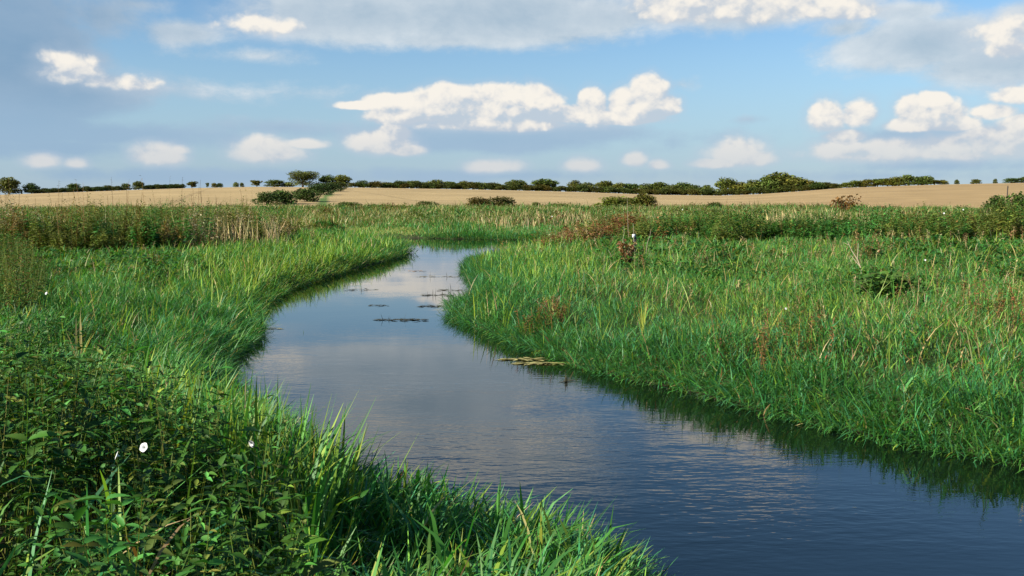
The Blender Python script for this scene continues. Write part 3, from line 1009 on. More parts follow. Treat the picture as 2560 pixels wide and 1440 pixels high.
def build_weeds():
    # nettles close by
    bag = Bag()
    x, y = roots_in(BED_NETTLE, 120)
    s = river_sd(x, y); k = (s > .5) & (np.hypot(x, y) > 1.9); x, y, s = x[k], y[k], s[k]
    z = ground_z(x, y, s); n = len(x)
    H = rng.uniform(.75, 1.0, n) * (.27 + .80 * sst(.3, .66, fnoise(x, y, .7, 95))) * (1 + .12 * sst(-.5, -3.5, x)) * sst(1.9, 3.0, np.hypot(x, y) + .9)
    c = jitter(pick([C_NET, C_LUSH * .9, C_OLIVE, C_YEL * .8], [.7, .25, .10, .03], n), .08, .22)
    weed_plants(bag, x, y, z, H, 14, .078, .72, c, jitter(np.repeat(C_OLIVE[None], n, 0)), near=True, top=.45, low=.48, lean=.14, stem_w=.005)
    # small ground leaves under the sedges, bottom middle
    x, y = roots_in([(-1.9, 2.6), (-1.6, 4.9), (-.7, 4.7), (-.1, 3.9), (.1, 2.6)], 170)
    s = river_sd(x, y); z = ground_z(x, y, s); n = len(x)
    c = jitter(pick([C_MID * .8, C_OLIVE, C_NET, C_BROWN], [.4, .5, .3, .12], n), .1, .2)
    weed_plants(bag, x, y, z, rng.uniform(.2, .48, n), 9, .040, 1.1, c, jitter(np.repeat(C_OLIVE[None], n, 0)), near=True, top=.3, low=.3, lean=.25, stem_w=.004)
    o = link('nettles', bag.mesh('nettles', M_LEAF))
    tag(o, 'dark green toothed nettles filling the near bank', 'nettles', kind='stuff')

    # tall weeds, left
    bag = Bag()
    x, y, H, ci, m = clumps_in(BED_LEFT, 190, 26, (.45, 1.15), (.95, 2.0), 81)
    n = len(x); s = river_sd(x, y); z = ground_z(x, y, s)
    px, py = project(x, y, z)
    edge = np.interp(px, [-300, 0, 200, 480, 640, 700, 760, 860], [1.1, 1.1, 1.08, 1.24, 1.14, .8, .52, .32])
    H = np.maximum(H * edge, .2)
    sp = np.random.default_rng(82).choice(4, m, p=[.50, .34, .10, .06])
    dry = .5 * np.exp(-((px - 570) / 110) ** 2)
    sp = np.where(rng.random(n) < dry, 3, sp[ci])
    c = np.array([C_OLIVE, C_LUSH * .85, C_OLIVE * .5 + C_BROWN * .6, np.array([.30, .25, .13])])[sp]
    weed_plants(bag, x, y, z, H, 44, .17, .62, jitter(c, .1, .2), jitter(np.repeat((C_OLIVE * .7 + C_BROWN * .6)[None], n, 0)), top=.45, low=.12, lean=.12, stem_w=.006)
    # thin flower spikes standing above it
    m = 420; i = rng.choice(n, m)
    weed_plants(bag, x[i], y[i], z[i], np.maximum(H[i], .9) * rng.uniform(1.1, 1.65, m), 22, .06, .6, jitter(np.repeat((C_BROWN * .5 + C_OLIVE * .5)[None], m, 0)), jitter(np.repeat(C_BROWN[None], m, 0)), low=.55, lean=.05, stem_w=.016)
    # nearer dark clump at the left edge
    x, y = roots_in(BED_LEFT2, 34)
    n = len(x); z = ground_z(x, y)
    weed_plants(bag, x, y, z, rng.uniform(.7, 1.25, n), 26, .085, .6, jitter(pick([C_NET, C_OLIVE, C_BROWN], [.6, .35, .12], n)), jitter(np.repeat(C_OLIVE[None], n, 0)), top=.4, low=.12, stem_w=.009)
    o = link('tall_weeds', bag.mesh('tall_weeds', M_LEAF))
    tag(o, 'tall olive green weeds going to seed on the left bank before the stubble field', 'weeds', kind='stuff')

    # tall weeds, right
    bag = Bag()
    x, y, H, ci, m = clumps_in(BED_RIGHT, 260, 24, (.6, 1.5), (.95, 1.75), 83)
    n = len(x); z = ground_z(x, y)
    px, py = project(x, y, z)
    edge = np.interp(px, [1560, 1650, 1800, 2100, 2300, 2560, 2900], [.75, .95, 1.0, .92, .92, 1.12, 1.2])
    H = H * edge
    dk = np.exp(-((px - 1930) / 110) ** 2)
    sp = np.random.default_rng(84).choice(4, m, p=[.5, .3, .08, .12])
    sp = np.where(rng.random(n) < dk * .8, 3, sp[ci])
    c = np.array([C_OLIVE, C_LUSH * .9, C_OLIVE * .5 + C_BROWN * .5, C_NET])[sp]
    weed_plants(bag, x, y, z, H, 38, .19, .62, jitter(c, .1, .2), jitter(np.repeat((C_OLIVE * .7 + C_BROWN * .4)[None], n, 0)), top=.4, low=.10, lean=.12, stem_w=.007)
    m = 160; i = rng.choice(n, m)
    weed_plants(bag, x[i], y[i], z[i], H[i] * rng.uniform(1.05, 1.25, m), 14, .06, .6, jitter(np.repeat(C_OLIVE[None], m, 0)), jitter(np.repeat(C_BROWN[None], m, 0)), low=.72, lean=.05, stem_w=.016)
    o = link('tall_weeds', bag.mesh('tall_weeds', M_LEAF))
    tag(o, 'band of tall olive weeds across the right meadow before the field', 'weeds', kind='stuff')

    # rusty docks beside the bend and small brown patches
    bag = Bag()
    spots = [(1440, 612, 1.8, 90, .50), (1525, 592, 1.9, 130, .85), (1490, 606, 1.6, 70, .7), (1575, 592, 1.2, 46, .8), (1400, 628, 1.0, 40, .4),
             (1350, 775, .55, 40, .10), (1385, 765, .40, 24, .12), (1290, 850, .35, 14, .3), (1940, 860, .8, 40, .3), (2530, 830, .9, 60, .45), (2190, 655, .7, 14, .7)]
    for (a, b, rad, num, h) in spots:
        p = at_z(a, b, .65)
        xx = p[0] + rng.normal(0, rad * .6, num); yy = p[1] + rng.normal(0, rad * .6, num)
        s = river_sd(xx, yy); k = s > .1; xx, yy = xx[k], yy[k]; zz = ground_z(xx, yy); m = len(xx)
        weed_plants(bag, xx, yy, zz, rng.uniform(.7, 1.3, m) * (h + .40), 30, max(.06, .0032 * p[1]), .55, jitter(pick([C_RUST, C_BROWN, C_STRAW, C_OLIVE], [.4, .4, .015, .4], m)),
                    jitter(np.repeat(C_BROWN[None], m, 0)), low=.25, lean=.18, stem_w=.010)
    o = link('dead_docks', bag.mesh('dead_docks', M_DRY))
    tag(o, 'rusty brown seeding docks in patches on the right bank', 'dock weeds', kind='stuff')


build_weeds()


def build_far():
    """meadow beyond the bend, thin straw grass before the field"""
    bag = Bag()
    x, y, s, r = candidates(60, 58, 152, 1.3, half=.68, rin=60)
    k = s > .1; x, y, s, r = x[k], y[k], s[k], r[k]; n = len(x); z = ground_z(x, y, s)
    pat = fnoise(x, y * .5, 8, 51); pat2 = fnoise(x, y * .4, 13, 55); px, py = project(x, y, z)
    lush = sst(80, 62, r) * .9
    dull = sst(70, 82, r) * (.35 + sst(.42, .58, pat2))
    w = np.stack([.22 + lush, .25 * lush + .06, .25 + .9 * dull, .45 + .2 * lush, .12 + .7 * sst(.55, .72, pat) * (1 - lush) + .25 * dull, .05 + .45 * dull * sst(.55, .3, pat)], 1)
    c = jitter(pick([C_LUSH, C_BLUE, C_OLIVE * .85, C_MID, C_STRAW, C_BROWN], w, n), .1, .2)
    L = (.12 + .62 * sst(.3, .75, fnoise(x, y, 5, 53))) * np.exp(rng.normal(0, .3, n))
    blades(bag, x, y, z, rng.uniform(0, 2 * PI, n), np.abs(rng.normal(.35, .3, n)), np.abs(rng.normal(.8, .5, n)), L, np.maximum(.02, .00055 * r), c, 2)
    # scrubby olive and brown tufts
    cx = rng.uniform(-40, 55, 260); cy = rng.uniform(72, 148, 260)
    i = np.repeat(np.arange(260), 90); R = rng.uniform(.5, 1.8, 260)
    q = rng.normal(0, .5, (len(i), 2)) * R[i][:, None]; hh = rng.uniform(.5, 1.15, 260)
    x = cx[i] + q[:, 0] * 1.6; y = cy[i] + q[:, 1]; s2 = river_sd(x, y); k = s2 > .2
    x, y, i2 = x[k], y[k], i[k]; z = ground_z(x, y) + hh[i2] * rng.random(len(x)) ** .7 * np.exp(-(q[k] ** 2).sum(1) / R[i2] ** 2 * 1.2)
    tint = np.array([C_OLIVE * .7, C_LUSH * .6, C_BROWN * .7, C_OLIVE])[np.random.default_rng(5).choice(4, 260, p=[.4, .3, .15, .15])]
    scatter(bag, LEAF_V, LEAF_F, np.stack([x, y, z], 1), rng.uniform(0, 2 * PI, len(x)), rng.normal(.3, .5, len(x)), rng.normal(0, .5, len(x)), .28 * np.exp(rng.normal(0, .3, len(x))), jitter(tint[i2], .1, .2), .6)
    o = link('grass', bag.mesh('meadow_grass', M_GRASS))
    tag(o, 'mixed meadow grass beyond the bend of the river', 'grass', kind='stuff')
    # pale standing straw, above the weeds
    bag = Bag()
    for (a0, a1, Y0, Y1, num, h0, h1) in ((1880, 2180, 50, 62, 900, .9, 1.5), (2180, 2560, 52, 64, 260, .9, 1.5), (520, 700, 38, 46, 420, 1.0, 1.6), (0, 520, 38, 44, 160, 1.3, 2.0),
                                           (1180, 1480, 66, 90, 500, .5, 1.0), (1380, 1500, 44, 52, 260, .7, 1.2), (640, 900, 50, 75, 260, .6, 1.0)):
        px = rng.uniform(a0, a1, num); Y = rng.uniform(Y0, Y1, num)
        x = (px - 1280) / FPX * Y; s = river_sd(x, Y); k = s > .2
        x, Yk, s = x[k], Y[k], s[k]; n = len(x); z = ground_z(x, Yk, s)
        c = jitter(pick([C_STRAW, np.array([.40, .30, .17]), C_OLIVE], [.6, .3, .12], n), .08, .2)
        blades(bag, x, Yk, z, rng.uniform(0, 2 * PI, n), np.abs(rng.normal(.08, .08, n)), np.abs(rng.normal(.35, .25, n)), rng.uniform(h0, h1, n), np.maximum(.012, .0006 * Yk), c, 3,
               prof=(.5, .5, .9, .2))
    # seeding grass heads over the right meadow and the left bank
    x, y, s, r = candidates(2.0, 8, 58, .6, rin=14)
    k = (s > 1.2) & ~in_bed(x, y, BED_NETTLE) & (fnoise(x, y, 4, 97) > .44); x, y, s, r = x[k], y[k], s[k], r[k]; n = len(x); z = ground_z(x, y, s)
    tan = jitter(pick([C_STRAW * .8, np.array([.26, .17, .08]), C_BROWN], [.5, .4, .25], n), .08, .2)
    weed_plants(bag, x, y, z, rng.uniform(.45, .85, n), 16, np.maximum(.035, .0022 * np.repeat(r, 16)), .45, tan, tan, low=.68, lean=.2, droop=.0, stem_w=np.maximum(.004, .0004 * r))
    o = link('straw_grass', bag.mesh('straw_grass', M_DRY))
    tag(o, 'pale dry grass stems standing among the weeds before the field', 'dry grass', kind='stuff')


build_far()

# ------------------------------------------------------------------ trees and bushes
TREES = []


def crown_mesh(name, seed, lobes, n, leaf, base=.22, spread=.5, cols=None, dome=False):
    r = np.random.default_rng(seed)
    bag = Bag()
    cen = []
    for k in range(lobes):
        a = r.uniform(0, 2 * PI); q = math.sqrt(r.random()) * spread * .72
        h = base + (.80 - base) * r.random() ** .8
        lim = 1.0 if not dome else math.sqrt(max(.05, 1 - ((h - base) / (.9 - base)) ** 2))
        cen.append((math.cos(a) * q * lim, math.sin(a) * q * lim, h, r.uniform(.12, .21)))
    cen.append((0, 0, .60, .26)); cen.append((r.uniform(-.1, .1), 0, .78, .17))
    if base < .15:
        for k in range(6):
            a = k * PI / 3 + r.uniform(-.3, .3); cen.append((math.cos(a) * spread * .6, math.sin(a) * spread * .6, .17 + r.uniform(0, .1), .17))
            cen.append((math.cos(a + .5) * spread * .42, math.sin(a + .5) * spread * .42, .5 + r.uniform(-.06, .1), .19))
    cen = np.array(cen)
    w = cen[:, 3] ** 2; idx = r.choice(len(cen), n, p=w / w.sum())
    d = r.normal(size=(n, 3)); d /= np.linalg.norm(d, axis=1, keepdims=True)
    rad = cen[idx, 3] * r.uniform(.55, 1.12, n)
    pos = cen[idx, :3] + d * rad[:, None] * np.array([1.1, 1.1, .82])
    pos[:, 2] = np.maximum(pos[:, 2], base * .55 + r.uniform(0, .05, n))
    az = np.arctan2(d[:, 1], d[:, 0]) + r.normal(0, .8, n)
    base_c = np.array(cols if cols is not None else (.11, .135, .034))
    lobe_tint = np.exp(r.normal(0, .16, (len(cen), 1)))
    col = base_c * lobe_tint[idx] * np.exp(r.normal(0, .2, (n, 1))) * (1 + r.normal(0, .08, (n, 3)))
    scatter(bag, CARD_V, CARD_F, pos, az, r.normal(-.1, .6, n), r.normal(0, .8, n), leaf * np.exp(r.normal(0, .3, n)), np.clip(col, .005, .6))
    return bag.mesh(name, M_TREE, smooth=False)


def trunk_mesh(name, seed, base=.22):
    r = np.random.default_rng(seed)
    bag = Bag(); c = np.array([.1, .08, .05])
    tube(bag, [(0, 0, -.06), (.005, 0, base * .6), (.01, .01, base * 1.3), (0, 0, .62)], [.035, .028, .024, .008], c, 7)
    for k in range(6):
        a = r.uniform(0, 2 * PI); h0 = r.uniform(base * .8, .45); l = r.uniform(.18, .36)
        tube(bag, [(0, 0, h0), (math.cos(a) * l * .5, math.sin(a) * l * .5, h0 + l * .4), (math.cos(a) * l, math.sin(a) * l, h0 + l * .6)], [.014, .010, .004], c, 5)
    return bag.mesh(name, M_BARK)


CROWNS = [crown_mesh('tree_crown', 100 + i, [11, 14, 9, 12, 10, 13][i], 3000, .055, base=[.12, .08, .22, .06, .08, .05][i], dome=i in (1, 4)) for i in range(6)]
OAK = crown_mesh('oak_crown', 207, 24, 5200, .036, base=.14, cols=(.11, .13, .034))
TRUNKS = [trunk_mesh('tree_trunk', 300 + i) for i in range(3)]


def bush_mesh(seed, n, leaf, cols, lobes=9):
    r = np.random.default_rng(seed)
    bag = Bag()
    cen = np.array([(r.uniform(-.38, .38), r.uniform(-.25, .25), r.uniform(.18, .62), r.uniform(.16, .27)) for _ in range(lobes)] + [(0, 0, .45, .34)])
    w = cen[:, 3] ** 2; idx = r.choice(len(cen), n, p=w / w.sum())
    d = r.normal(size=(n, 3)); d /= np.linalg.norm(d, axis=1, keepdims=True)
    pos = cen[idx, :3] + d * (cen[idx, 3] * r.uniform(.5, 1.12, n))[:, None]
    pos[:, 2] = np.where(pos[:, 2] < .02, r.uniform(.0, .2, n), pos[:, 2])
    az = np.arctan2(d[:, 1], d[:, 0]) + r.normal(0, .9, n)
    tint = np.exp(r.normal(0, .18, (len(cen), 1)))
    col = np.array(cols) * tint[idx] * np.exp(r.normal(0, .22, (n, 1))) * (1 + r.normal(0, .1, (n, 3)))
    scatter(bag, CARD_V, CARD_F, pos, az, r.normal(0, .7, n), r.normal(0, .9, n), leaf * np.exp(r.normal(0, .3, n)), np.clip(col, .004, .6))
    return bag.mesh('bush_foliage', M_TREE, smooth=False)


def stems_mesh(seed, mat, num=9, col=(.1, .08, .05), top=.75):
    r = np.random.default_rng(seed)
    bag = Bag()
    for k in range(num):
        a = r.uniform(0, 2 * PI); l = r.uniform(.12, .42); h = r.uniform(.4, top)
        tube(bag, [(r.normal(0, .05), r.normal(0, .05), -.05), (math.cos(a) * l * .5, math.sin(a) * l * .4, h * .55), (math.cos(a) * l, math.sin(a) * l * .8, h)], [.016, .011, .004], np.array(col), 5)
    return bag.mesh('bush_stems', mat)


BUSHES = [bush_mesh(400 + i, 2600, .055, (.06, .08, .02)) for i in range(3)]
STEMS = [stems_mesh(500, M_BARK), stems_mesh(501, M_PALE, 5, (.5, .45, .35), .8)]


def ridge_point(px, off):
    a = math.atan((px - 1280) / FPX)
    R = R_RIDGE + off
    x, y = R * math.sin(a), R * math.cos(a)
    return x, y, float(ground_z(np.array([x]), np.array([y]), np.array([60.0]))[0])


def tree(px, ytop, wpx, label, cat='tree', group=None, off=8, crown=None, tint=(1, 1, 1), name='tree'):
    x, y, z = ridge_point(px, off)
    top = CAM_H - (ytop - HORIZ) / FPX * y
    h = max(2.0, (top - z)) / .93
    w = wpx / FPX * y * 1.0
    o = empty(name, (x, y, z), random.uniform(0, 6.28), (w, w, h))
    k = random.randrange(6) if crown is None else crown
    link('trunk', random.choice(TRUNKS), o)
    c = link('crown', OAK if k == 'oak' else random.choice(BUSHES) if name == 'hedge_shrub' else CROWNS[k], o)
    c.color = (*tint, 1)
    tag(o, label, cat, group)
    return o


def bush(px, ytop, ybase, wpx, r, label, tint=(1, 1, 1), group=None, mesh=None, stem=0, name='bush', deep=1.0, sink=0.0):
    a = math.atan((px - 1280) / FPX)
    x, y = r * math.sin(a), r * math.cos(a)
    z = float(ground_z(np.array([x]), np.array([y]))[0])
    w = wpx / FPX * y
    top = CAM_H - (ytop - HORIZ) / FPX * y
    h = max(.5, top - z)
    o = empty(name, (x, y, z), random.uniform(-.4, .4), (w * 1.02, w * deep, h * 1.08))
    link('stems', STEMS[stem], o)
    f = link('foliage', mesh if mesh is not None else random.choice(BUSHES), o)
    f.color = (*tint, 1)
    tag(o, label, 'bush', group)
    return o


# single trees, left skyline
HEDGE_L = 'dark round bush-like tree in the broken hedge along the top of the left stubble field'
T = tree
T(30, 442, 62, 'biggest tree at the far left end of the skyline, rounded crown', crown=1)
T(86, 457, 42, 'dark leaning tree just right of the biggest far left tree', crown=3, tint=(.8, .85, .8))
for px, yt, w in ((118, 470, 34), (142, 472, 32), (166, 469, 34), (250, 466, 34), (274, 463, 44), (300, 468, 24), (222, 465, 36), (-40, 470, 70), (-110, 462, 80)):
    T(px, yt, w, HEDGE_L, group='hedgerow trees along the left field', tint=(.72, .78, .75), crown=3)
for px in list(range(92, 304, 13)) + list(range(372, 470, 14)):
    T(px + random.uniform(-3, 3), float(np.interp(px, RIDGE_PX, RIDGE_PY)) - random.uniform(8, 13), random.uniform(20, 30), 'low dark shrub filling the hedge under the small trees of the left skyline', 'shrub',
      'low hedge shrubs along the left field', off=random.uniform(2, 5), tint=(.7, .78, .72), name='hedge_shrub')
T(190, 458, 40, 'rounded tree standing above the low hedge along the left field', crown=4, tint=(.8, .9, .8))
T(321, 458, 28, 'small dark round tree at the left end of the second clump on the left skyline', crown=4, tint=(.7, .75, .7))
T(352, 452, 34, 'tallest dark tree of the second clump on the left skyline', crown=1, tint=(.75, .8, .75))
for px, yt, w in ((380, 462, 22), (398, 460, 24), (418, 464, 22), (432, 461, 26), (447, 463, 22), (462, 459, 12)):
    T(px, yt, w, 'low grey green tree in the thin stretch of hedge on the left skyline', group='low trees in the thin left hedge', tint=(.85, .9, 1.0))
T(484, 454, 32, 'lone dark spreading tree on the crest of the left field', crown=2, tint=(.7, .72, .7))
T(523, 457, 10, 'tiny thin tree on the crest between the lone spreading tree and the paired shrubs', tint=(.8, .85, 1))
T(541, 457, 16, 'pale left half of the paired shrubs on the left crest', tint=(1.2, 1.1, 1))
T(554, 458, 18, 'dark right half of the paired shrubs on the left crest', tint=(.7, .75, .7))
T(594, 455, 16, 'sparse grey tree on the left crest with thin crown', tint=(1.4, 1.3, 1.5))
T(609, 462, 12, 'lowest dot of a bush on the left crest', tint=(.8, .8, .8))
T(646, 451, 32, 'umbrella shaped tree on a clear trunk on the left crest', crown=2, tint=(.9, .85, .7))
T(690, 449, 52, 'wide low tree left of the big oak on the crest', crown=0, tint=(.75, .85, .7))
T(722, 455, 34, 'small brownish tree tucked against the left side of the big oak', crown=3, tint=(1, .85, .7))
T(760, 427, 86, 'big olive green oak with the highest crown on the skyline', crown='oak', name='oak_tree', off=5)
T(820, 437, 50, 'dark tree with a flat crown just right of the big oak', crown=0, tint=(.75, .82, .7))
T(858, 436, 56, 'olive round tree at the top of the sloping hedge, right of the oak', crown=1, tint=(1.15, 1.1, .8))
# the long line of trees behind the middle field
LINE = [(965, 455, 34), (985, 457, 30), (1003, 453, 36), (1030, 452, 40), (1062, 455, 34), (1092, 449, 50), (1130, 454, 40), (1158, 452, 34), (1185, 456, 34), (1215, 457, 40),
        (1240, 458, 36), (1438, 450, 36), (1470, 455, 40), (1545, 456, 36), (1580, 459, 44), (1612, 458, 40), (1680, 460, 44), (1735, 462, 44), (1765, 462, 36),
        (1845, 454, 50), (1880, 449, 54), (1912, 441, 58), (1982, 442, 58), (2020, 450, 48), (2050, 455, 44), (2075, 459, 34), (2090, 462, 26)]
for px, yt, w in LINE:
    T(px, yt, w * 1.25, 'mid-height green tree in the long line of trees behind the middle field', group='trees in the long line behind the middle field', off=random.uniform(6, 16),
      tint=random.choice([(.9, .98, .85), (1.1, 1.05, .85), (1, 1, .95), (1.25, 1.05, .8)]))
for px, yt, w, lab in ((1290, 449, 70, 'broad domed tree in the tree line above the dark brown bushes'), (1362, 446, 84, 'widest tree of the middle tree line, pale domed top'),
                       (1510, 451, 62, 'flat topped dark tree in the tree line left of the brown bush'), (1645, 454, 66, 'dark broad tree in the tree line just right of the brown bush'),
                       (1702, 455, 54, 'round dark tree of the tree line where the right field begins'), (1810, 443, 58, 'tall two headed tree rising out of the tree line'),
                       (1945, 429, 104, 'tallest domed tree right of the middle, dark green'), (2008, 446, 26, 'small pointed tree on the right shoulder of the tall domed tree')):
    T(px, yt, w, lab, crown=1 if w > 60 else 0, off=14, tint=(.85, .9, .75))
low = list(np.arange(893, 1780, 17)) + list(np.arange(1780, 2100, 20))
for px in low:
    px = float(px) + random.uniform(-4, 4)
    yb = float(np.interp(px, RIDGE_PX, RIDGE_PY))
    T(px, yb - random.uniform(12, 22), random.uniform(32, 44), 'low dark hedge shrub along the foot of the middle tree line', 'shrub', 'hedge shrubs along the foot of the tree line',
      off=random.uniform(1, 4), crown=random.choice([3, 5]), tint=random.choice([(.95, 1.0, .85), (1.1, .95, .8), (1.35, .95, .75), (1.05, 1.1, .95)]), name='hedge_shrub')
# copse on the right hill
for px, yt, w in ((2112, 456, 34), (2135, 451, 40), (2160, 448, 44), (2188, 447, 44), (2214, 445, 44), (2240, 441, 44), (2290, 441, 40), (2330, 450, 40), (2350, 454, 26)):
    T(px, yt, w * 1.15, 'olive tree inside the copse on the brow of the right field', group='trees of the copse on the right field', tint=random.choice([(1.05, 1, .8), (.95, 1, .8), (1.15, 1.05, .7)]))
T(2264, 436, 48, 'highest tree of the copse on the brow of the right field', crown=1)
T(2311, 439, 40, 'tree with the upright tip near the right end of the copse', crown=4)
T(2385, 457, 14, 'tiny dark bush on the right crest just past the copse', tint=(.7, .75, .8))
T(2433, 450, 28, 'small lone round tree on the right crest between copse and frame edge', tint=(.8, .85, .85))
T(2480, 457, 12, 'tiny bush on the right crest beside the far right trees', tint=(.7, .75, .8))
T(2520, 445, 40, 'left tree of the dark pair on the right end of the skyline', crown=0, tint=(.7, .8, .8))
T(2552, 442, 44, 'right tree of the dark pair on the right end of the skyline', crown=1, tint=(.7, .8, .8))

# bushes
B = bush
B(672, 474, 515, 62, 165, 'left lump of the dark hedge that climbs between the two stubble fields', tint=(1.0, 1.15, 1.0))
B(712, 470, 515, 72, 168, 'wide lump of the climbing hedge, second from its lower left end', tint=(.9, 1.1, .95))
B(768, 466, 515, 66, 180, 'hedge bush with a pale dead stem before it, at the foot of the green verge', tint=(.8, .95, .85), stem=1)
B(798, 457, 500, 64, 235, 'dark hedge bush halfway up the green verge', tint=(.75, .88, .72))
B(822, 454, 490, 62, 290, 'dark hedge bush near the top of the green verge', tint=(.72, .85, .7))
B(845, 452, 480, 46, 340, 'last hedge bush below the trees at the top of the verge', tint=(.72, .82, .7))
B(866, 502, 522, 62, 148, 'low olive bush at the foot of the middle field beside the verge', tint=(1.4, 1.6, 1.3))
B(1062, 500, 520, 54, 148, 'low dark green bush alone at the foot of the middle field', tint=(.9, 1.1, .8))
B(1196, 488, 520, 62, 146, 'left half of the dark reddish brown pair of bushes before the field', tint=(1.25, .85, .75))
B(1245, 487, 520, 74, 146, 'right half of the dark reddish brown pair of bushes before the field', tint=(1.1, .85, .7))
B(1340, 502, 520, 24, 144, 'small upright green bush right of the reddish pair', tint=(1.2, 1.4, 1.0))
B(1388, 506, 522, 56, 140, 'lowest flat green bush in the row before the field', tint=(1.4, 1.7, 1.2))
B(1545, 486, 516, 104, 146, 'smooth light olive dome of a bush before the field', tint=(1.9, 1.9, 1.1))
B(1611, 478, 514, 56, 148, 'tall brown green bush against the right side of the olive dome', tint=(1.4, 1.05, .7))
B(1780, 502, 516, 44, 130, 'small dark weedy bush at the corner of the right field', tint=(.9, 1.0, .7))
B(2110, 480, 515, 60, 110, 'thin reddish bush standing alone before the right field', tint=(1.6, .9, .6), mesh=bush_mesh(431, 420, .075, (.06, .06, .02)))
B(2490, 478, 540, 64, 72, 'dark bush left of the one at the right edge of the view', tint=(.9, 1.05, .8))
B(2552, 468, 540, 90, 70, 'dark rounded bush cut by the right edge of the view', tint=(.8, 1.0, .75))
p = at_z(2205, 735, .75)
o = empty('bramble_bush', (p[0], p[1], float(ground_z(p[0:1], p[1:2])[0])), .3, (1.7, 1.4, .80))
link('stems', STEMS[0], o); f = link('foliage', bush_mesh(440, 1900, .075, (.06, .125, .026)), o)
tag(o, 'dark leafy bramble mound in the right meadow beside the pale forked branch', 'bush')

# ------------------------------------------------------------------ small things
def gz(x, y):
    return float(ground_z(np.array([x]), np.array([y]))[0])


def flower(px, py, z, size, label, face=(-.35, -.85, .45)):
    p = at_z(px, py, z)
    o = empty('bindweed_flower', tuple(p))
    nrm = Vector(face).normalized()
    o.rotation_mode = 'QUATERNION'
    o.rotation_quaternion = nrm.to_track_quat('Z', 'Y')
    bag = Bag(); n = 25; rings = [(.08, -1.0), (.15, -.75), (.30, -.40), (.70, -.06), (1.0, -.10)]
    V = []
    for (rr, zz) in rings:
        for k in range(n):
            a = 2 * PI * k / n; w = 1 + (.045 * math.cos(5 * a) if rr > .5 else 0)
            V.append((rr * w * math.cos(a) * size, rr * w * math.sin(a) * size, zz * size))
    F = [(i * n + k, i * n + (k + 1) % n, (i + 1) * n + (k + 1) % n, (i + 1) * n + k) for i in range(4) for k in range(n)]
    bag.add(V, F, np.array([.85, .85, .85]))
    link('corolla', bag.mesh('corolla', M_WHITE), o)
    bag = Bag(); tube(bag, [(0, 0, -1.15 * size), (0, 0, -.95 * size), (0, 0, -.7 * size)], [.06 * size, .2 * size, .12 * size], np.array([.1, .2, .05]), 7)
    link('calyx', bag.mesh('calyx', M_CALYX), o)
    tag(o, label, 'flower')


flower(358, 1118, 2.0, .019, 'largest white bindweed flower among the near nettles, fully open')
flower(290, 1138, 1.98, .017, 'small white bindweed flower seen from the side, left of the largest one', (-.9, -.35, .4))
flower(628, 1110, 1.72, .020, 'white bindweed flower among sword leaves near the water', (-.5, -.8, -.2))
flower(115, 733, 1.45, .022, 'white flower on the dark weed clump at the left edge')
flower(2313, 650, 1.3, 0.024, 'white flower in the right meadow beyond the bramble mound', (-.3, -1, .4))
flower(1965, 771, 1.1, 0.019, 'white flower in the grass between the yellow leaf fan and the bramble mound', (-.3, -1, .5))
flower(2360, 533, 2.3, 0.034, 'lower left of the two white flowers on the weed band near the right edge', (-.3, -1, .3))
flower(2408, 524, 2.36, 0.029, 'upper right of the two white flowers on the weed band near the right edge', (-.3, -1, .3))
flower(1706, 524, 2.3, 0.027, 'white flower at the top of the weed band above the rusty docks', (-.3, -1, .3))
flower(1380, 541, 2.05, 0.027, 'white flower at the left end of the rusty docks by the bend', (-.3, -1, .3))

# pale forked dead branch
p = at_z(2150, 690, .75); bx, by = p[0], p[1]
sc = by / FPX


def px_off(dx, dy):
    return (bx + dx * sc, by, 0)


bag = Bag()
z0 = gz(bx, by)
P0 = np.array([bx, by, z0])
E = lambda dx, up, dd=0: P0 + np.array([dx * sc, dd, up * sc])
tube(bag, [E(8, -4), E(2, 40), E(-6, 62, .05), E(-20, 85, .1), E(-30, 108, .14)], [.022, .019, .016, .012, .006], np.array([.5, .45, .35]), 7)
tube(bag, [E(-6, 62, .05), E(-9, 80, -.05), E(-10, 104, -.08)], [.016, .013, .007], np.array([.5, .45, .35]), 6)
tube(bag, [E(0, 44), E(-16, 66, .1), E(-22, 74, .1)], [.012, .010, .005], np.array([.5, .45, .35]), 6)
tube(bag, [E(-26, 98, .12), E(-38, 104, .2)], [.008, .004], np.array([.5, .45, .35]), 5)
o = link('dead_branch', bag.mesh('dead_branch', M_PALE)); tag(o, 'pale forked dead branch sticking up beside the bramble mound', 'branch')


def stalk(px0, py0, px1, py1, label, wob=.05, rad=.012, group=None, z=.72):
    p = at_z(px0, py0, z); x, y = p[0], p[1]; s = y / FPX
    b = np.array([x, y, gz(x, y) - .05]); t = np.array([x + (px1 - px0) * s, y + .05, b[2] + .05 + (py0 - py1) * s])
    bag = Bag()
    pts = [b + (t - b) * k / 5 + np.array([math.sin(k * 1.7) * wob, 0, 0]) * (0 < k < 5) for k in range(6)]
    tube(bag, pts, np.linspace(rad, rad * .45, 6), np.array([.5, .42, .25]), 6)
    o = link('dead_stalk', bag.mesh('dead_stalk', M_PALE)); tag(o, label, 'stalk', group)


stalk(1556, 640, 1560, 552, 'upright pale dead stalk left of the white plate', .02)
stalk(1588, 650, 1582, 548, 'tall pale dead stalk passing behind the white plate', .02)
stalk(1610, 642, 1627, 562, 'pale dead stalk leaning right of the dark post', .03)
stalk(1550, 662, 1520, 612, 'short bent dead stalk leaning left at the foot of the brown dock', .03)
stalk(1572, 600, 1567, 478, 'very thin tall dead stem rising in front of the brown bush', .01, .011, z=.9)

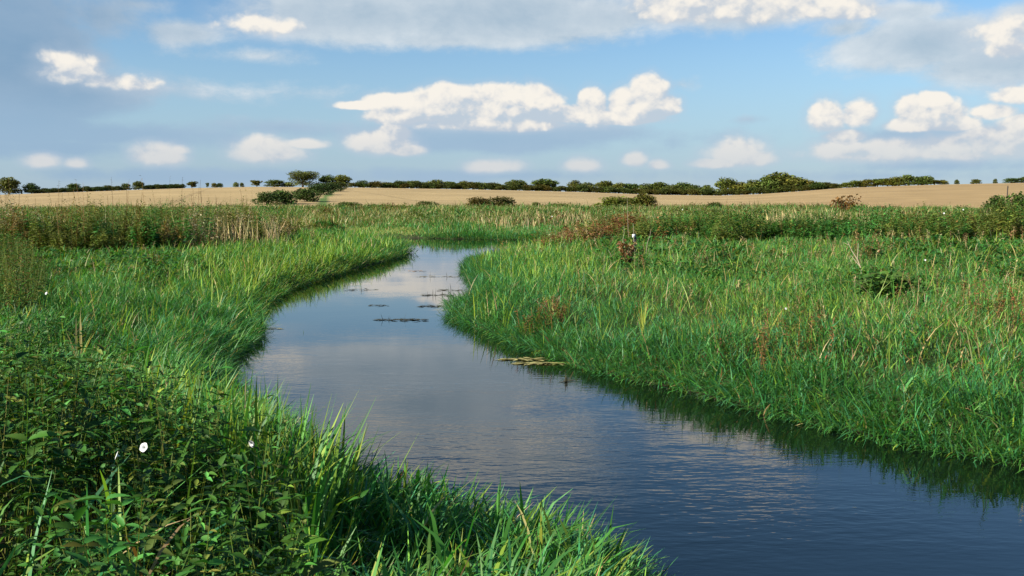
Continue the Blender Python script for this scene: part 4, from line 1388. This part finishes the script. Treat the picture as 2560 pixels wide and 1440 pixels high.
# collapsed brown dock under the post
p = at_z(1566, 665, .7)
o = empty('dead_dock', (p[0], p[1], gz(p[0], p[1])))
bag = Bag()
for k in range(9):
    a = rng.uniform(0, 2 * PI); l = rng.uniform(.08, .25); h = rng.uniform(.5, .95)
    tube(bag, [(rng.normal(0, .03), rng.normal(0, .03), -.03), (math.cos(a) * l * .3, math.sin(a) * l * .3, h * .5), (math.cos(a) * l, math.sin(a) * l, h)], [.014, .011, .006], C_STRAW, 5)
link('stems', bag.mesh('dock_stems', M_PALE), o)
bag = Bag(); m = 560
t = rng.random(m); a = rng.uniform(0, 2 * PI, m)
pos = np.stack([np.cos(a) * (.05 + .2 * t), np.sin(a) * (.05 + .2 * t), .25 + .7 * t], 1)
scatter(bag, LEAF_V, LEAF_F, pos, a, rng.normal(-.2, .7, m), rng.normal(0, .6, m), .095 * np.exp(rng.normal(0, .3, m)), jitter(pick([C_RUST, C_STRAW * .7, np.array([.22, .11, .05])], [.4, .2, .5], m)))
link('seed_heads', bag.mesh('dock_seed', M_DRY), o)
tag(o, 'collapsed dead dock, rust and straw coloured, below the white plate', 'dock')

# dark post with a white plate
p = at_z(1587, 640, .72); x, y = p[0], p[1]; s = y / FPX; z = gz(x, y)
o = empty('marker_post', (x, y, z))
bag = Bag(); tube(bag, [(0, 0, -.1), (0, 0, .55), (.005, 0, 1.0)], [.055, .052, .05], np.array([.05, .05, .05]), 9)
link('post', bag.mesh('post', M_POST), o)
bag = Bag()
w, h, d = .058, .062, .012
V = [(sx * w, sy * d, sz * h) for sx in (-1, 1) for sy in (-1, 1) for sz in (-1, 1)]
bag.add(np.array(V) + np.array([-.06, -.075, .93]), [(0, 1, 3, 2), (4, 6, 7, 5), (0, 4, 5, 1), (2, 3, 7, 6), (0, 2, 6, 4), (1, 5, 7, 3)], np.array([.8, .8, .8]))
link('plate', bag.mesh('plate', M_PLATE, smooth=False), o)
tag(o, 'short dark post carrying a small white plate in the right meadow', 'post')

# field post at the far right
a = math.atan((2512 - 1280) / FPX); r = 205; x, y = r * math.sin(a), r * math.cos(a); z = gz(x, y)
bag = Bag(); tube(bag, [(0, 0, -.3), (0, 0, .9), (.02, 0, 2.1)], [.10, .095, .09], np.array([.05, .05, .05]), 7)
tube(bag, [(-.15, -.1, 1.7), (.0, -.1, 1.72), (.15, -.1, 1.7)], [.04, .04, .04], np.array([.05, .05, .05]), 5)
o = link('field_post', bag.mesh('field_post', M_POST), None, (x, y, z)); tag(o, 'thin dark post in the right stubble field near the edge of view', 'post')


def fan(px, py, n, L, W, col, label, name, z=.65, spread=.5, up=.25, seed=1):
    global rng
    p = at_z(px, py, z); x, y = p[0], p[1]
    bag = Bag(); r = np.random.default_rng(seed)
    N = n
    blades(bag, np.zeros(N) + r.normal(0, .02, N), r.normal(0, .02, N), np.zeros(N), r.uniform(0, 2 * PI, N), np.abs(r.normal(up, .2, N)), r.uniform(.1, spread, N),
           L * r.uniform(.7, 1.1, N), np.full(N, W) * r.uniform(.7, 1.2, N), np.repeat(np.array(col)[None], N, 0) * np.exp(r.normal(0, .12, (N, 1))), 4, twist=r.uniform(-.4, .4, N))
    o = link(name, bag.mesh(name, M_GRASS), None, (x, y, gz(x, y)))
    tag(o, label, 'plant')


fan(1908, 835, 11, .95, .03, (.42, .38, .08), 'yellow withered leaf fan like a V in the right meadow', 'sedge_tuft', up=.6, seed=4)
fan(1610, 800, 9, .85, .022, (.33, .36, .06), 'yellow green tuft with splayed leaves above the near right shore', 'sedge_tuft', seed=5)
fan(440, 1040, 9, .95, .036, (.38, .40, .06), 'tall yellow sword leaves by the water at the left foreground', 'sedge_tuft', z=.9, up=.08, spread=.35, seed=6)
fan(840, 1330, 10, .72, .026, (.36, .40, .06), 'bright yellow green arching leaves at the bottom of the near bank', 'sedge_tuft', z=.9, up=.3, spread=1.1, seed=7)
fan(300, 1230, 7, .75, .026, (.10, .22, .05), 'bluish green sword leaves rising out of the near nettles', 'sedge_tuft', z=1.1, up=.3, seed=8)
fan(195, 850, 7, 1.0, .03, (.45, .36, .14), 'straw coloured broken leaves on the left bank beside the weed clump', 'sedge_tuft', z=.8, up=.2, seed=9)

# floating weed
def float_mat():
    return leaf_mat('floating_weed', .6, .3, .1)


M_FLOAT = float_mat()


def weed_mat(px, py, w, d, n, label, col=(.05, .06, .02), seed=0, sticks=0):
    r = np.random.default_rng(700 + seed)
    p = at_z(px, py, 0.0); sc = p[1] / FPX
    bag = Bag(); W = w * sc
    n = int(n * 1.3)
    x = r.uniform(-.5, .5, n) * W; y = r.uniform(-.5, .5, n) * d * (1 - np.abs(x) / W)
    pos = np.stack([x, y, np.full(n, .006) + r.uniform(0, .012, n)], 1)
    c = np.array(col)[None] * np.exp(r.normal(0, .3, (n, 1)))
    scatter(bag, LEAF_V * np.array([1, .5, .15]), LEAF_F, pos, r.normal(0, .5, n) + r.integers(0, 2, n) * PI, r.normal(0, .06, n), r.normal(0, .1, n), r.uniform(.08, .26, n), c)
    if sticks:
        k = sticks
        blades(bag, r.uniform(-.42, .42, k) * W, r.uniform(-.15, .15, k) * d, np.full(k, -.05), r.uniform(0, 6.28, k), np.abs(r.normal(.1, .15, k)), np.full(k, .1), r.uniform(.12, .3, k), np.full(k, .016), np.repeat(c[:1], k, 0) * .6, 2)
    o = link('floating_weed', bag.mesh('floating_weed', M_FLOAT), None, (p[0], p[1], 0))
    tag(o, label, 'water weed', 'rafts of weed floating on the river')


DK = (.06, .055, .025); PL = (.30, .27, .10)
weed_mat(1000, 800, 120, .35, 70, 'dark weed raft in midstream left of the grassy point', DK, 1, 5)
weed_mat(1085, 766, 60, .2, 26, 'thin weed streak just off the tip of the grassy point', DK, 2)
weed_mat(1095, 738, 90, .5, 40, 'weed streak in the mouth of the small bay behind the point', DK, 3, 6)
weed_mat(1120, 726, 70, .4, 22, 'second streak in the small bay with upright stalks', DK, 4, 5)
weed_mat(945, 764, 50, .25, 18, 'short weed streak in midstream above the dark raft', DK, 5)
weed_mat(1090, 692, 100, .5, 34, 'long thin weed streak across the middle reach', (.20, .16, .07), 6, 3)
weed_mat(1040, 678, 45, .5, 16, 'reddish weed streak off the left bank near the bend', (.25, .14, .06), 7)
weed_mat(900, 725, 70, .4, 20, 'weed streak close under the left bank', DK, 8, 2)
weed_mat(1300, 899, 90, .12, 60, 'pale yellowish weed raft under the right bank, its left strip', PL, 9)
weed_mat(1350, 909, 100, .12, 70, 'pale yellowish weed raft under the right bank, the middle strip', PL, 10)
weed_mat(1430, 910, 80, .10, 44, 'pale yellowish weed raft under the right bank, its right strip', (.22, .24, .07), 11)
weed_mat(665, 822, 70, .15, 24, 'straw coloured weed caught in the notch of the left bank', PL, 12)
weed_mat(1415, 955, 22, .1, 5, 'few dark stalks standing in the water off the right bank', DK, 13, 6)
